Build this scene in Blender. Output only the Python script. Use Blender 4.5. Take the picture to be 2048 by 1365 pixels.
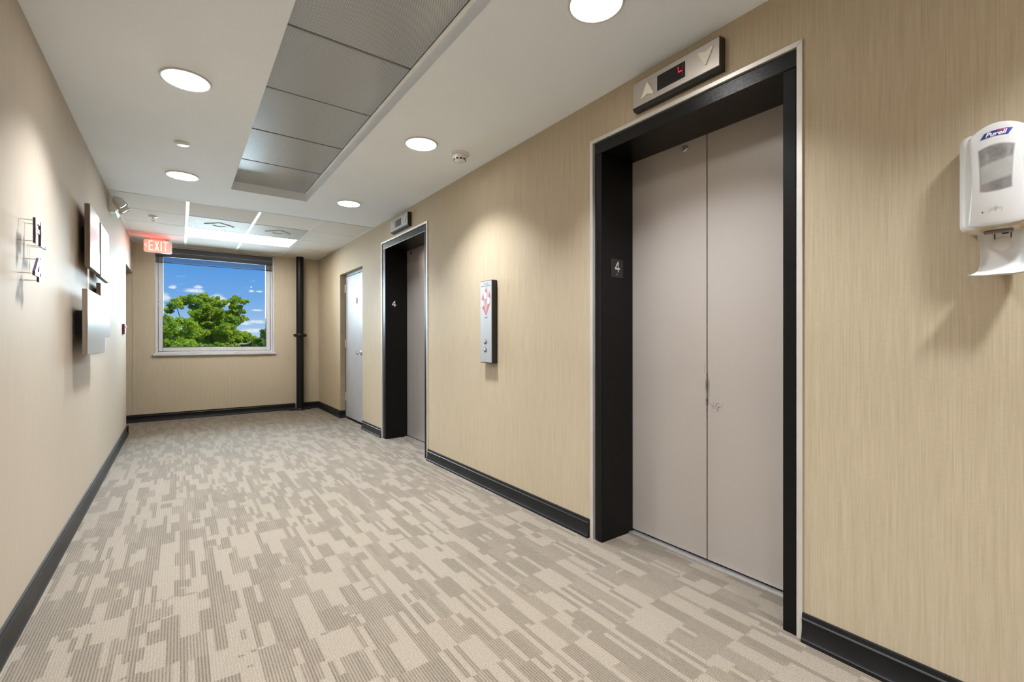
import bpy, bmesh, math, random
import numpy as np
from mathutils import Vector, Matrix

random.seed(7); rng = np.random.default_rng(11)
for o in list(bpy.data.objects): bpy.data.objects.remove(o)
SC = bpy.context.scene; COL = SC.collection
R = math.radians

# ------------------------------------------------------------------ camera
XL, XR, YE, ZC = -0.507, 1.865, 8.02, 2.436
cam = bpy.data.cameras.new('camera'); cam.sensor_width = 36; cam.lens = 919.7*36/2048; cam.clip_start = .02; cam.clip_end = 500
co = bpy.data.objects.new('camera', cam); COL.objects.link(co); SC.camera = co
r_ = (0.81015281, -0.58621758, -0.00117032); u_ = (0.00213850, 0.00095902, 0.99999725); f_ = (0.58621485, 0.81015309, -0.00203058)
co.matrix_world = Matrix(((r_[0], u_[0], -f_[0], 0), (r_[1], u_[1], -f_[1], 0), (r_[2], u_[2], -f_[2], 1.11), (0, 0, 0, 1)))

# ------------------------------------------------------------------ node helpers
class NT:
    def __init__(s, nt): s.nt = nt
    def n(s, t, ins=None, **kw):
        nd = s.nt.nodes.new(t)
        for k, v in kw.items(): setattr(nd, k, v)
        for k, v in (ins or {}).items(): s.put(nd.inputs[k], v)
        return nd
    def put(s, sock, v):
        if hasattr(v, 'is_output'): s.nt.links.new(v, sock)
        else: sock.default_value = v
    def m(s, op, a, b=0.0, c=None):
        nd = s.nt.nodes.new('ShaderNodeMath'); nd.operation = op
        s.put(nd.inputs[0], a); s.put(nd.inputs[1], b)
        if c is not None: s.put(nd.inputs[2], c)
        return nd.outputs[0]
    def vm(s, op, a, b):
        nd = s.nt.nodes.new('ShaderNodeVectorMath'); nd.operation = op
        s.put(nd.inputs[0], a); s.put(nd.inputs[1], b)
        return nd.outputs[0]
    def mix(s, f, a, b):
        nd = s.nt.nodes.new('ShaderNodeMix'); nd.data_type = 'RGBA'
        s.put(nd.inputs[0], f); s.put(nd.inputs[6], a); s.put(nd.inputs[7], b)
        return nd.outputs[2]
    def xyz(s, v):
        nd = s.n('ShaderNodeSeparateXYZ', {0: v}); return nd.outputs
    def comb(s, x, y, z=0.0):
        return s.n('ShaderNodeCombineXYZ', {0: x, 1: y, 2: z}).outputs[0]
    def noise(s, vec, scale=1.0, detail=2.0, rough=.5):
        return s.n('ShaderNodeTexNoise', {'Vector': vec, 'Scale': scale, 'Detail': detail, 'Roughness': rough}).outputs[0]
    def hash(s, vec):
        return s.n('ShaderNodeTexWhiteNoise', {'Vector': vec}).outputs[0]
    def rng(s, v, a, b, c=0.0, d=1.0):
        nd = s.n('ShaderNodeMapRange', {0: v, 1: a, 2: b, 3: c, 4: d}); return nd.outputs[0]
def C4(c): return (c[0], c[1], c[2], 1.0)

def base_mat(name):
    m = bpy.data.materials.new(name); m.use_nodes = True
    nt = m.node_tree
    return m, NT(nt), nt.nodes['Principled BSDF']
def mat(name, col, rough=.5, metal=0.0, spec=.5, vary=0.0, vscale=20.0, stretch=None, bump=0.0, bscale=200.0, emit=None, estr=0.0, coat=0.0):
    m, N, p = base_mat(name)
    p.inputs['Roughness'].default_value = rough; p.inputs['Metallic'].default_value = metal
    p.inputs['Specular IOR Level'].default_value = spec
    p.inputs['Coat Weight'].default_value = coat
    pos = N.n('ShaderNodeNewGeometry').outputs['Position']
    if stretch: pos = N.vm('MULTIPLY', pos, stretch)
    if vary:
        f = N.noise(pos, vscale, 3)
        N.put(p.inputs['Base Color'], N.mix(N.rng(f, .3, .7), C4([c*(1-vary) for c in col]), C4([min(1, c*(1+vary)) for c in col])))
    else: p.inputs['Base Color'].default_value = C4(col)
    if bump:
        b = N.n('ShaderNodeBump', {'Strength': bump, 'Distance': .002, 'Height': N.noise(pos, bscale, 2)})
        N.put(p.inputs['Normal'], b.outputs[0])
    if emit: p.inputs['Emission Color'].default_value = C4(emit); p.inputs['Emission Strength'].default_value = estr
    return m

# ------------------------------------------------------------------ world
W = bpy.data.worlds.new('world'); SC.world = W; W.use_nodes = True
N = NT(W.node_tree); bg = W.node_tree.nodes['Background']
d = N.n('ShaderNodeTexCoord').outputs['Generated']
x, y, z = N.xyz(d)[:3]
ramp = N.n('ShaderNodeValToRGB', {0: N.m('MAXIMUM', z, 0.0)})
els = ramp.color_ramp.elements
els[0].position = 0; els[0].color = (.50, .64, .88, 1)
els[1].position = 1; els[1].color = (.05, .16, .50, 1)
for p_, c_ in ((.03, (.36, .54, .86, 1)), (.08, (.19, .41, .82, 1)), (.14, (.105, .32, .77, 1)), (.4, (.07, .24, .66, 1))):
    e = els.new(p_); e.color = c_
# clouds: thin sheet of noise all round the sky, and the small cumulus seen over the trees
az = N.m('MULTIPLY', N.m('ARCTAN2', x, y), 180/math.pi); el = N.m('MULTIPLY', N.m('ARCSINE', z), 180/math.pi)
cv = N.comb(az, N.m('MULTIPLY', el, 2.2), 0.0)
wob = N.noise(cv, 1.3, 5, .6); fine = N.noise(cv, 3.2, 4, .6)
mask = None
for (ca, ce, ra, re) in ((1.25, 5.05, .95, .36), (1.55, 5.45, .5, .25), (-.54, 5.3, .38, .28), (3.3, 4.35, .75, .62), (3.9, 3.9, .6, .5), (6.35, 5.3, .32, .2), (6.35, 5.75, .14, .2), (7.1, 5.3, .4, .16),
                         (6.95, 3.25, .75, .16), (6.9, 2.0, 1.2, .3), (5.8, 1.8, .7, .3), (-1.2, 4.2, .6, .55), (6.6, 1.0, 2., .35)):
    a = N.m('DIVIDE', N.m('SUBTRACT', az, ca), ra); b = N.m('DIVIDE', N.m('SUBTRACT', el, ce), re)
    # flat undersides: the lower half falls off faster
    b = N.m('MULTIPLY', b, N.m('ADD', 1.0, N.m('MULTIPLY', N.m('LESS_THAN', b, 0.0), .7)))
    g = N.m('SUBTRACT', 1.0, N.m('SQRT', N.m('ADD', N.m('MULTIPLY', a, a), N.m('MULTIPLY', b, b))))
    mask = g if mask is None else N.m('MAXIMUM', mask, g)
cl = N.rng(N.m('ADD', mask, N.m('MULTIPLY', N.m('SUBTRACT', wob, .5), 1.05)), .02, .55)
far = N.rng(N.noise(N.comb(N.m('MULTIPLY', x, 5.0), N.m('MULTIPLY', y, 5.0), N.m('MULTIPLY', z, 12.0)), 1.0, 5, .6), .62, .8, 0, .8)
away = N.rng(N.m('ABSOLUTE', N.m('SUBTRACT', az, 3.0)), 6.0, 14.0)
cl = N.m('MAXIMUM', cl, N.m('MULTIPLY', far, away))
ccol = N.mix(N.rng(fine, .35, .65), C4((.66, .70, .84)), C4((.95, .95, .98)))
skyc = N.mix(N.m('MULTIPLY', cl, .92), ramp.outputs[0], ccol)
N.put(bg.inputs[0], skyc); bg.inputs[1].default_value = 1.0

# sun: high, behind the building, so it lights the trees but never enters the window
sl = bpy.data.lights.new('sun', 'SUN'); sl.energy = 6.2; sl.angle = R(.6); sl.color = (1, .95, .84)
so = bpy.data.objects.new('sun', sl); COL.objects.link(so)
# daylight through the window: area lamp added outside the glass to strengthen the sky
wl = bpy.data.lights.new('window_daylight_boost', 'AREA'); wl.shape = 'RECTANGLE'; wl.size = 1.25; wl.size_y = 1.25; wl.energy = 195; wl.color = (.74, .87, 1.0)
wo = bpy.data.objects.new('window_daylight_boost', wl); COL.objects.link(wo); wo.location = (.46, 8.62, 1.95); wo.rotation_euler = (R(-90+44), 0, 0)
so.rotation_euler = Vector((-.55, .62, -1.0)).to_track_quat('-Z', 'Y').to_euler()

LAMP = 22.0         # watts of each round ceiling lamp
LAMPCOL = (.90, .94, 1.0)
TROF = 18.0
SC.view_settings.view_transform = 'Standard'; SC.view_settings.look = 'None'
SC.view_settings.gamma = 1; SC.view_settings.exposure = 0.16; SC.view_settings.use_curve_mapping = False
SC.cycles.use_denoising = True; SC.cycles.denoiser = 'OPENIMAGEDENOISE'
SC.cycles.max_bounces = 12; SC.cycles.diffuse_bounces = 8; SC.cycles.glossy_bounces = 6; SC.cycles.transparent_max_bounces = 24
SC.cycles.sample_clamp_indirect = 6.0; SC.cycles.caustics_reflective = False; SC.cycles.caustics_refractive = False

# ------------------------------------------------------------------ mesh builder
class MB:
    def __init__(s): s.bm = bmesh.new()
    def _add(s, verts, faces):
        vs = [s.bm.verts.new(v) for v in verts]
        out = []
        for f in faces:
            try: out.append(s.bm.faces.new([vs[i] for i in f]))
            except ValueError: pass
        return vs, out
    def box(s, x0, x1, y0, y1, z0, z1, bev=0.0, seg=2):
        v = [(x0,y0,z0),(x1,y0,z0),(x1,y1,z0),(x0,y1,z0),(x0,y0,z1),(x1,y0,z1),(x1,y1,z1),(x0,y1,z1)]
        vs, fs = s._add(v, [(0,3,2,1),(4,5,6,7),(0,1,5,4),(1,2,6,5),(2,3,7,6),(3,0,4,7)])
        if bev:
            ed = list({e for f in fs for e in f.edges})
            bmesh.ops.bevel(s.bm, geom=ed, offset=bev, segments=seg, affect='EDGES', profile=.5)
        return s
    def prism(s, poly, axis, a, b, bev=0.0):
        """poly in the two other axes (cyclic order: x->(y,z), y->(x,z), z->(x,y)), from a to b along axis"""
        def P(p, t):
            return {'x': (t, p[0], p[1]), 'y': (p[0], t, p[1]), 'z': (p[0], p[1], t)}[axis]
        n = len(poly)
        v = [P(p, a) for p in poly]+[P(p, b) for p in poly]
        vs, fs = s._add(v, [tuple(range(n))[::-1], tuple(range(n, 2*n))]+[(i, (i+1) % n, n+(i+1) % n, n+i) for i in range(n)])
        bmesh.ops.recalc_face_normals(s.bm, faces=fs)
        if bev:
            ed = list({e for f in fs[:2] for e in f.edges})
            bmesh.ops.bevel(s.bm, geom=ed, offset=bev, segments=2, affect='EDGES', profile=.5)
        return s
    def lathe(s, prof, c, axis=(0, 0, 1), n=32, cap=True):
        """prof: (radius, height along axis) list"""
        ax = Vector(axis).normalized(); q = Vector((0, 0, 1)).rotation_difference(ax)
        v = []; f = []
        for (r, h) in prof:
            for i in range(n):
                a = 2*math.pi*i/n
                v.append(Vector(c)+q @ Vector((r*math.cos(a), r*math.sin(a), h)))
        for k in range(len(prof)-1):
            for i in range(n):
                j = (i+1) % n
                f.append((k*n+i, k*n+j, (k+1)*n+j, (k+1)*n+i))
        if cap:
            f.append(tuple(range(n))[::-1]); f.append(tuple(range((len(prof)-1)*n, len(prof)*n)))
        vs, fs = s._add(v, f); bmesh.ops.recalc_face_normals(s.bm, faces=fs)
        return s
    def tube(s, pts, rad, n=8):
        pts = [Vector(p) for p in pts]; v = []; f = []
        if not isinstance(rad, (list, tuple)): rad = [rad]*len(pts)
        ref = Vector((.31, .22, .93))
        for i, p in enumerate(pts):
            t = (pts[min(i+1, len(pts)-1)]-pts[max(i-1, 0)]).normalized()
            a = t.cross(ref).normalized(); b = t.cross(a)
            for k in range(n):
                an = 2*math.pi*k/n; v.append(p+(a*math.cos(an)+b*math.sin(an))*rad[i])
        for i in range(len(pts)-1):
            for k in range(n):
                f.append((i*n+k, i*n+(k+1) % n, (i+1)*n+(k+1) % n, (i+1)*n+k))
        f.append(tuple(range(n))[::-1]); f.append(tuple(range((len(pts)-1)*n, len(pts)*n)))
        vs, fs = s._add(v, f); bmesh.ops.recalc_face_normals(s.bm, faces=fs)
        return s
    def grid(s, fn, nu, nv, close=False):
        v = [fn(i/(nu-1), j/(nv-1)) for j in range(nv) for i in range(nu)]
        f = [(j*nu+i, j*nu+i+1, (j+1)*nu+i+1, (j+1)*nu+i) for j in range(nv-1) for i in range(nu-1)]
        s._add(v, f); return s
    def poly(s, pts): s._add(pts, [tuple(range(len(pts)))]); return s
    def raw(s, v, f): s._add(v, f); return s

def wloc(o):
    l = Vector((0, 0, 0))
    while o is not None: l = l+o.location; o = o.parent
    return l
def obj(name, mb, m, parent=None, smooth=None, at=None):
    """ONE mesh object; the builder's coordinates are world coordinates"""
    me = bpy.data.meshes.new(name)
    base = wloc(parent) if parent else (Vector(at) if at else Vector((0, 0, 0)))
    if base.length: bmesh.ops.translate(mb.bm, verts=mb.bm.verts, vec=-base)
    mb.bm.to_mesh(me); mb.bm.free()
    for mm in (m if isinstance(m, (list, tuple)) else [m]): me.materials.append(mm)
    if smooth:
        me.shade_smooth(); me.set_sharp_from_angle(angle=R(smooth))
    o = bpy.data.objects.new(name, me); COL.objects.link(o)
    if parent: o.parent = parent
    elif at: o.location = base
    return o
def tag(o, label=None, cat=None, group=None, kind=None):
    if label: o['label'] = label
    if cat: o['category'] = cat
    if group: o['group'] = group
    if kind: o['kind'] = kind
    return o
def thing(name, label, cat, loc, group=None, kind=None):
    o = bpy.data.objects.new(name, None); o.empty_display_size = .05; o.location = loc; COL.objects.link(o)
    return tag(o, label, cat, group, kind)
def struct(name, mb, m, **k): return tag(obj(name, mb, m, **k), kind='structure')
def dup(root, loc):
    c = root.copy(); COL.objects.link(c); c.location = loc
    for ch in list(root.children):
        k = ch.copy(); COL.objects.link(k); k.parent = c
        for g in list(ch.children):
            h = g.copy(); COL.objects.link(h); h.parent = k
    return c
def text_polys(s, size=1.0, offset=0.0, shear=0.0, align='CENTER', space=1.0):
    """flat text as (verts2d, faces)"""
    cu = bpy.data.curves.new('t', 'FONT'); cu.body = s; cu.size = size; cu.offset = offset; cu.shear = shear
    cu.align_x = align; cu.align_y = 'CENTER'; cu.resolution_u = 3; cu.space_character = space
    o = bpy.data.objects.new('t', cu); COL.objects.link(o)
    dg = bpy.context.evaluated_depsgraph_get(); dg.update()
    me = bpy.data.meshes.new_from_object(o.evaluated_get(dg))
    v = [(a.co.x, a.co.y) for a in me.vertices]; f = [tuple(p.vertices) for p in me.polygons]
    bpy.data.objects.remove(o); bpy.data.curves.remove(cu); bpy.data.meshes.remove(me)
    return v, f
def print_text(mb, s, fn, size, fit=None, **k):
    v, f = text_polys(s, size, **k)
    if fit:   # (width, height, centre u, centre v)
        us = [a for a, b in v]; vs = [b for a, b in v]
        su = fit[0]/(max(us)-min(us)); sv = fit[1]/(max(vs)-min(vs))
        v = [((a-(max(us)+min(us))/2)*su+fit[2], (b-(max(vs)+min(vs))/2)*sv+fit[3]) for a, b in v]
    mb.raw([fn(a, b) for a, b in v], f)

# ------------------------------------------------------------------ materials
def wallpaper(name, axis, ca, cb):
    m, N, p = base_mat(name)
    px, py, pz = N.xyz(N.n('ShaderNodeNewGeometry').outputs['Position'])[:3]
    h = py if axis == 'y' else px
    s1 = N.noise(N.comb(N.m('MULTIPLY', h, 240.), N.m('MULTIPLY', pz, 5.)), 1, 3, .6)
    s2 = N.noise(N.comb(N.m('MULTIPLY', h, 85.), N.m('MULTIPLY', pz, 1.6), 4.), 1, 2)
    s3 = N.noise(N.comb(N.m('MULTIPLY', h, 45.), N.m('MULTIPLY', pz, 420.), 9.), 1, 2)
    big = N.noise(N.comb(N.m('MULTIPLY', h, 1.6), N.m('MULTIPLY', pz, 1.1), 2.), 1, 2)
    t = N.m('ADD', N.m('MULTIPLY', s1, .5), N.m('ADD', N.m('MULTIPLY', s2, .2), N.m('MULTIPLY', s3, .17)))
    t = N.m('ADD', t, N.m('MULTIPLY', N.m('SUBTRACT', big, .5), .12))
    N.put(p.inputs['Base Color'], N.mix(N.rng(t, .31, .62), C4(ca), C4(cb)))
    p.inputs['Roughness'].default_value = .62; p.inputs['Specular IOR Level'].default_value = .16
    b = N.n('ShaderNodeBump', {'Strength': .35, 'Distance': .0012, 'Height': t}); N.put(p.inputs['Normal'], b.outputs[0])
    return m
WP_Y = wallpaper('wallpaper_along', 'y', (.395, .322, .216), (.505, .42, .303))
WP_X = wallpaper('wallpaper_across', 'x', (.47, .40, .295), (.62, .535, .41))  # side walls' paper again, its tone standing in for light on the end wall
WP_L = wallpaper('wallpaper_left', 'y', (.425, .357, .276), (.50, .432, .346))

def carpet():
    m, N, p = base_mat('carpet')
    px, py, pz = N.xyz(N.n('ShaderNodeNewGeometry').outputs['Position'])[:3]
    fl = lambda v: N.m('FLOOR', v)
    wob = N.noise(N.comb(N.m('MULTIPLY', px, 33.), N.m('MULTIPLY', py, 5.)), 1, 2)
    U = .0205; L = .168
    sup = fl(N.m('DIVIDE', px, U*9))
    yy = N.m('ADD', N.m('ADD', py, N.m('MULTIPLY', wob, .02)), N.m('MULTIPLY', N.hash(N.comb(sup, 2.2)), .16))
    band = fl(N.m('DIVIDE', yy, L))
    unit = N.m('ADD', fl(N.m('DIVIDE', px, U)), fl(N.m('MULTIPLY', N.hash(N.comb(band, 8.8)), 6.)))
    cx = fl(N.m('DIVIDE', unit, 3.)); par = N.m('MODULO', N.m('ADD', N.m('ABSOLUTE', cx), N.m('ABSOLUTE', band)), 2.)
    h1 = N.hash(N.comb(cx, band, 3.)); h2 = N.hash(N.comb(cx, band, 41.)); h3 = N.hash(N.comb(unit, band, 17.)); h4 = N.hash(N.comb(unit, fl(N.m('DIVIDE', yy, L*.5)), 29.)); h5 = N.hash(N.comb(cx, fl(N.m('DIVIDE', N.m('ADD', yy, .07), L*.5)), 53.))
    whole = N.m('ADD', N.m('MULTIPLY', h1, .56), N.m('MULTIPLY', par, .44))
    split = N.m('LESS_THAN', h2, .46); v = N.m('ADD', N.m('MULTIPLY', split, h3), N.m('MULTIPLY', N.m('SUBTRACT', 1., split), whole))
    part = N.m('LESS_THAN', h5, .07); v = N.m('ADD', N.m('MULTIPLY', part, h4), N.m('MULTIPLY', N.m('SUBTRACT', 1., part), v))
    dark = N.m('GREATER_THAN', v, .44)
    mid = N.rng(v, .46, .74)
    # tufted rows along the corridor
    T = .0098
    ph = N.m('ADD', N.m('MULTIPLY', px, 2*math.pi/T), N.m('MULTIPLY', wob, 1.5))
    rows = N.m('MULTIPLY', N.m('ADD', N.m('SINE', ph), 1.), .5)
    loop = N.m('MULTIPLY', N.m('ADD', N.m('SINE', N.m('ADD', N.m('MULTIPLY', py, 2*math.pi/.0105), N.m('MULTIPLY', N.hash(N.comb(fl(N.m('DIVIDE', px, T)), 5.)), 6.3))), 1.), .5)
    gp = N.n('ShaderNodeNewGeometry').outputs['Position']
    fuzz = N.noise(gp, 230, 3, .7); tuft = N.noise(N.vm('MULTIPLY', gp, (1., .55, 1.)), 120, 2, .6)
    big = N.noise(gp, 1.1, 3)
    line = N.m('MULTIPLY', N.m('POWER', rows, 1.5), N.rng(tuft, .25, .6, .45, 1.))
    light = N.mix(N.rng(fuzz, .3, .7), C4((.245, .214, .172)), C4((.42, .378, .318)))
    dcol = N.mix(line, C4((.255, .222, .176)), C4((.078, .062, .046)))
    mcol = N.mix(line, C4((.30, .262, .212)), C4((.118, .096, .073)))
    lcol = N.mix(N.m('MULTIPLY', line, .30), light, C4((.19, .16, .125)))
    col = N.mix(dark, lcol, N.mix(mid, mcol, dcol))
    col = N.mix(N.rng(fuzz, .25, .66, .62, .0), col, C4((.11, .09, .068)))
    soil = N.rng(big, .3, .62)
    col = N.mix(N.m('MULTIPLY', N.m('SUBTRACT', 1., soil), .10), col, C4((.24, .18, .11)))
    col = N.vm('MULTIPLY', col, (.735, .69, .63))
    N.put(p.inputs['Base Color'], col)
    p.inputs['Roughness'].default_value = .9; p.inputs['Specular IOR Level'].default_value = .25
    p.inputs['Sheen Weight'].default_value = .32; p.inputs['Sheen Roughness'].default_value = .38
    hgt = N.m('ADD', N.m('MULTIPLY', N.m('SUBTRACT', 1., rows), .6), N.m('ADD', N.m('MULTIPLY', loop, .25), N.m('MULTIPLY', fuzz, .5)))
    bu = N.n('ShaderNodeBump', {'Strength': .6, 'Distance': .004, 'Height': hgt}); N.put(p.inputs['Normal'], bu.outputs[0])
    return m
M_CARPET = carpet()

def perforated():
    m, N, p = base_mat('perforated_metal')
    px, py, pz = N.xyz(N.n('ShaderNodeNewGeometry').outputs['Position'])[:3]
    g = .0082
    v = N.m('DIVIDE', py, g*.866); row = N.m('FLOOR', v)
    u = N.m('ADD', N.m('DIVIDE', px, g), N.m('MULTIPLY', N.m('MODULO', row, 2.0), .5))
    du = N.m('SUBTRACT', N.m('FRACT', u), .5); dv = N.m('MULTIPLY', N.m('SUBTRACT', N.m('FRACT', v), .5), .866)
    dist = N.m('SQRT', N.m('ADD', N.m('MULTIPLY', du, du), N.m('MULTIPLY', dv, dv)))
    hole = N.rng(dist, .24, .3, 1, 0)
    N.put(p.inputs['Base Color'], N.mix(hole, C4((.66, .695, .735)), C4((.06, .06, .062))))
    p.inputs['Metallic'].default_value = .4
    N.put(p.inputs['Roughness'], N.m('ADD', .27, N.m('MULTIPLY', hole, .5)))
    return m
M_PERF = perforated()
M_CEIL = mat('ceiling_paint', (.86, .92, .985), .85, vary=.012, vscale=3, bump=.05, bscale=90)
M_TILE = mat('ceiling_tile_white', (.78, .775, .755), .9, vary=.02, vscale=160, bump=.15, bscale=260)
M_TILE2 = mat('ceiling_tile_beige', (.62, .575, .52), .85, vary=.02, vscale=120, bump=.1, bscale=260)
M_TEE = mat('tee_white', (.9, .89, .86), .4)
M_BLACKPAINT = mat('black_gloss_paint', (.0045, .004, .0036), .4, spec=.2, bump=.07, bscale=60, stretch=(1, 1, 4))
M_HEADPAINT = mat('black_gloss_paint_head', (.0045, .004, .0036), .3, spec=.35, bump=.3, bscale=45, stretch=(1, 1, 5))
M_GAP = mat('dark_gap', (.01, .009, .008), .8)
M_TRIM = mat('brushed_trim', (.66, .63, .58), .42, metal=.55, vary=.06, vscale=6)
M_BASE = mat('black_vinyl_base', (.008, .008, .0088), .4, spec=.3, vary=.25, vscale=9, bump=.05, bscale=40)
M_ALU = mat('aluminium', (.72, .71, .69), .35, metal=.9, vary=.08, vscale=80)
M_STEEL = mat('stainless_plate', (.62, .62, .61), .3, metal=.85, vary=.05, vscale=60, stretch=(1, 1, .1))
M_WHITEP = mat('white_plastic', (.74, .73, .71), .3)
M_WHITEP2 = mat('warm_white_plastic', (.72, .70, .66), .35)
M_WINW = mat('white_window_frame', (.60, .615, .64), .35, vary=.04, vscale=12)
M_PIPE = mat('black_pipe_paint', (.006, .0065, .0085), .38, spec=.3, bump=.1, bscale=30)
M_DARKPL = mat('black_plastic', (.012, .012, .012), .35)
M_SHADEC = mat('shade_cassette', (.062, .066, .08), .45)
M_DOOR3 = mat('grey_door_paint', (.36, .36, .37), .38, vary=.05, vscale=5)
M_FRAME3 = mat('grey_frame_paint', (.16, .18, .22), .4)
M_CHROME = mat('chrome', (.75, .75, .75), .12, metal=1)
M_LED = mat('lamp_diffuser', (.9, .9, .9), .5, emit=(1, .99, .97), estr=24.0)
M_TROF = mat('troffer_lens', (.9, .9, .9), .5, emit=(1, .98, .94), estr=TROF)
M_DIFFR = mat('air_diffuser_metal', (.56, .58, .56), .6, spec=.2, metal=0, vary=.08, vscale=14)
M_RED = mat('red_lettering', (.42, .085, .07), .5)
M_FACE2 = mat('pale_steel_face', (.42, .435, .45), .36, metal=.4, vary=.03, vscale=60, stretch=(1, 1, .1))
M_DISC = mat('pictogram_grey', (.42, .44, .45), .5)
M_INK = mat('dark_ink', (.05, .05, .07), .5)
M_IVORY = mat('ivory_lens', (.70, .66, .55), .35)
M_LEDRED = mat('red_led', (.1, 0, 0), .5, emit=(1, .01, .05), estr=1.6)
M_LEDDIM = mat('red_led_dim', (.05, 0, 0), .5, emit=(1, .01, .03), estr=.22)
M_SCREEN = mat('dark_screen', (.008, .005, .005), .15)
M_SCREEN2 = mat('grey_screen', (.05, .05, .045), .25)
M_BLUE = mat('logo_blue', (.012, .03, .22), .35)
M_PINK = mat('logo_red', (.65, .05, .13), .4)
M_WHITEINK = mat('logo_white', (.82, .82, .82), .4)
M_GREYINK = mat('grey_ink', (.38, .37, .36), .5)

def elev_door_mat(name, scuffs):
    m, N, p = base_mat(name)
    pos = N.n('ShaderNodeNewGeometry').outputs['Position']
    px, py, pz = N.xyz(pos)[:3]
    base = N.mix(N.rng(N.noise(pos, 1.6, 3), .3, .7), C4((.415, .367, .328)), C4((.445, .396, .356)))
    if scuffs:
        specks = N.noise(N.comb(N.m('MULTIPLY', py, 160.), N.m('MULTIPLY', pz, 75.)), 1, 3, .6)
        smear = N.noise(N.comb(N.m('MULTIPLY', py, 90.), N.m('MULTIPLY', pz, 14.), 3.), 1, 3, .6)
        for (cy, cz, ry, rz, src, th, colr, amt) in ((1.235, .785, .055, .05, specks, .50, (.10, .085, .075), .8), (1.2835, .84, .016, .16, smear, .42, (.14, .12, .10), .75),
                                                      (1.045, .785, .03, .03, specks, .58, (.55, .51, .46), .7), (1.36, .33, .06, .03, specks, .56, (.27, .23, .2), .6),
                                                      (1.30, .98, .03, .07, smear, .5, (.27, .23, .19), .5)):
            a = N.m('DIVIDE', N.m('SUBTRACT', py, cy), ry); b = N.m('DIVIDE', N.m('SUBTRACT', pz, cz), rz)
            g = N.m('MAXIMUM', 0., N.m('SUBTRACT', 1., N.m('ADD', N.m('MULTIPLY', a, a), N.m('MULTIPLY', b, b))))
            k = N.m('MULTIPLY', N.rng(N.m('MULTIPLY', src, N.m('POWER', g, .3)), th, th+.08), amt)
            base = N.mix(k, base, C4(colr))
    N.put(p.inputs['Base Color'], base)
    p.inputs['Roughness'].default_value = .42; p.inputs['Metallic'].default_value = .15
    bu = N.n('ShaderNodeBump', {'Strength': .04, 'Distance': .002, 'Height': N.noise(pos, 14, 2)}); N.put(p.inputs['Normal'], bu.outputs[0])
    return m
M_ED1 = elev_door_mat('elevator_door_taupe_scuffed', True)
M_ED2 = mat('elevator_door_brushed', (.50, .455, .42), .3, metal=.55, vary=.05, vscale=8, stretch=(1, 1, .1))

def glass_mat():
    m = bpy.data.materials.new('window_glass'); m.use_nodes = True; nt = m.node_tree; N = NT(nt)
    nt.nodes.remove(nt.nodes['Principled BSDF'])
    t = N.n('ShaderNodeBsdfTransparent', {0: (.93, .97, .96, 1)}); g = N.n('ShaderNodeBsdfGlossy', {'Color': (.07, .075, .075, 1), 'Roughness': .02})
    fr = N.n('ShaderNodeFresnel', {'IOR': 1.45})
    mx = N.n('ShaderNodeMixShader', {0: fr.outputs[0], 1: t.outputs[0], 2: g.outputs[0]})
    N.put(nt.nodes['Material Output'].inputs[0], mx.outputs[0]); return m
M_GLASS = glass_mat()
def mesh_fabric():
    m = bpy.data.materials.new('shade_mesh_fabric'); m.use_nodes = True; nt = m.node_tree; N = NT(nt)
    p = nt.nodes['Principled BSDF']; p.inputs['Base Color'].default_value = (.06, .06, .065, 1); p.inputs['Roughness'].default_value = .8
    t = N.n('ShaderNodeBsdfTransparent', {0: (1, 1, 1, 1)})
    mx = N.n('ShaderNodeMixShader', {0: .34, 1: t.outputs[0], 2: p.outputs[0]})
    N.put(nt.nodes['Material Output'].inputs[0], mx.outputs[0]); return m
M_MESH = mesh_fabric()

def picture_mat():
    m, N, p = base_mat('brushed_metal_print')
    px, py, pz = N.xyz(N.n('ShaderNodeNewGeometry').outputs['Position'])[:3]
    s = N.noise(N.comb(N.m('MULTIPLY', py, 130.), N.m('MULTIPLY', pz, 3.)), 1, 3, .6)
    N.put(p.inputs['Base Color'], N.mix(s, C4((.30, .285, .275)), C4((.44, .43, .425))))
    p.inputs['Metallic'].default_value = .1; p.inputs['Specular IOR Level'].default_value = .15; p.inputs['Roughness'].default_value = .3
    return m
M_PIC = picture_mat()
M_PICSIDE = mat('picture_edge_wood', (.17, .13, .095), .5, vary=.2, vscale=30, stretch=(1, 1, .1))
M_CLEAT = mat('picture_cleat_dark', (.02, .022, .03), .6)

# ------------------------------------------------------------------ room shell
def boxes(*bs):
    mb = MB()
    for b in bs: mb.box(*b)
    return mb
YB = -3.2; ZT = 2.75
struct('floor', boxes((-2.3, 2.3, YB-.2, 8.25, -.15, 0)), M_CARPET)
# right wall with its three openings, and a dark lining behind the elevator doors
struct('wall_right', boxes((XR, 2.19, YB-.2, .755, 0, ZT), (XR, 2.19, 1.815, 3.915, 0, ZT), (XR, 2.19, 5.095, 5.78, 0, ZT), (XR, 2.19, 6.77, 8.22, 0, ZT),
       (XR, 2.19, .755, 1.815, 2.21, ZT), (XR, 2.19, 3.915, 5.095, 2.21, ZT), (XR, 2.19, 5.78, 6.77, 2.046, ZT), (2.19, 2.3, YB-.2, 8.22, 0, ZT)), WP_Y)
struct('wall_left', boxes((XL-.15, XL, YB-.2, 7.03, 0, ZT), (XL-.15, XL, 7.03, 8.02, 2.02, ZT)), WP_L)
WX0, WX1, WZ0, WZ1 = -.272, 1.205, .905, 2.418
struct('wall_end', boxes((-2.3, WX0, YE, 8.22, 0, ZT), (WX1, 2.19, YE, 8.22, 0, ZT), (WX0, WX1, YE, 8.22, 0, WZ0), (WX0, WX1, YE, 8.22, WZ1, ZT)), WP_X)
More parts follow.
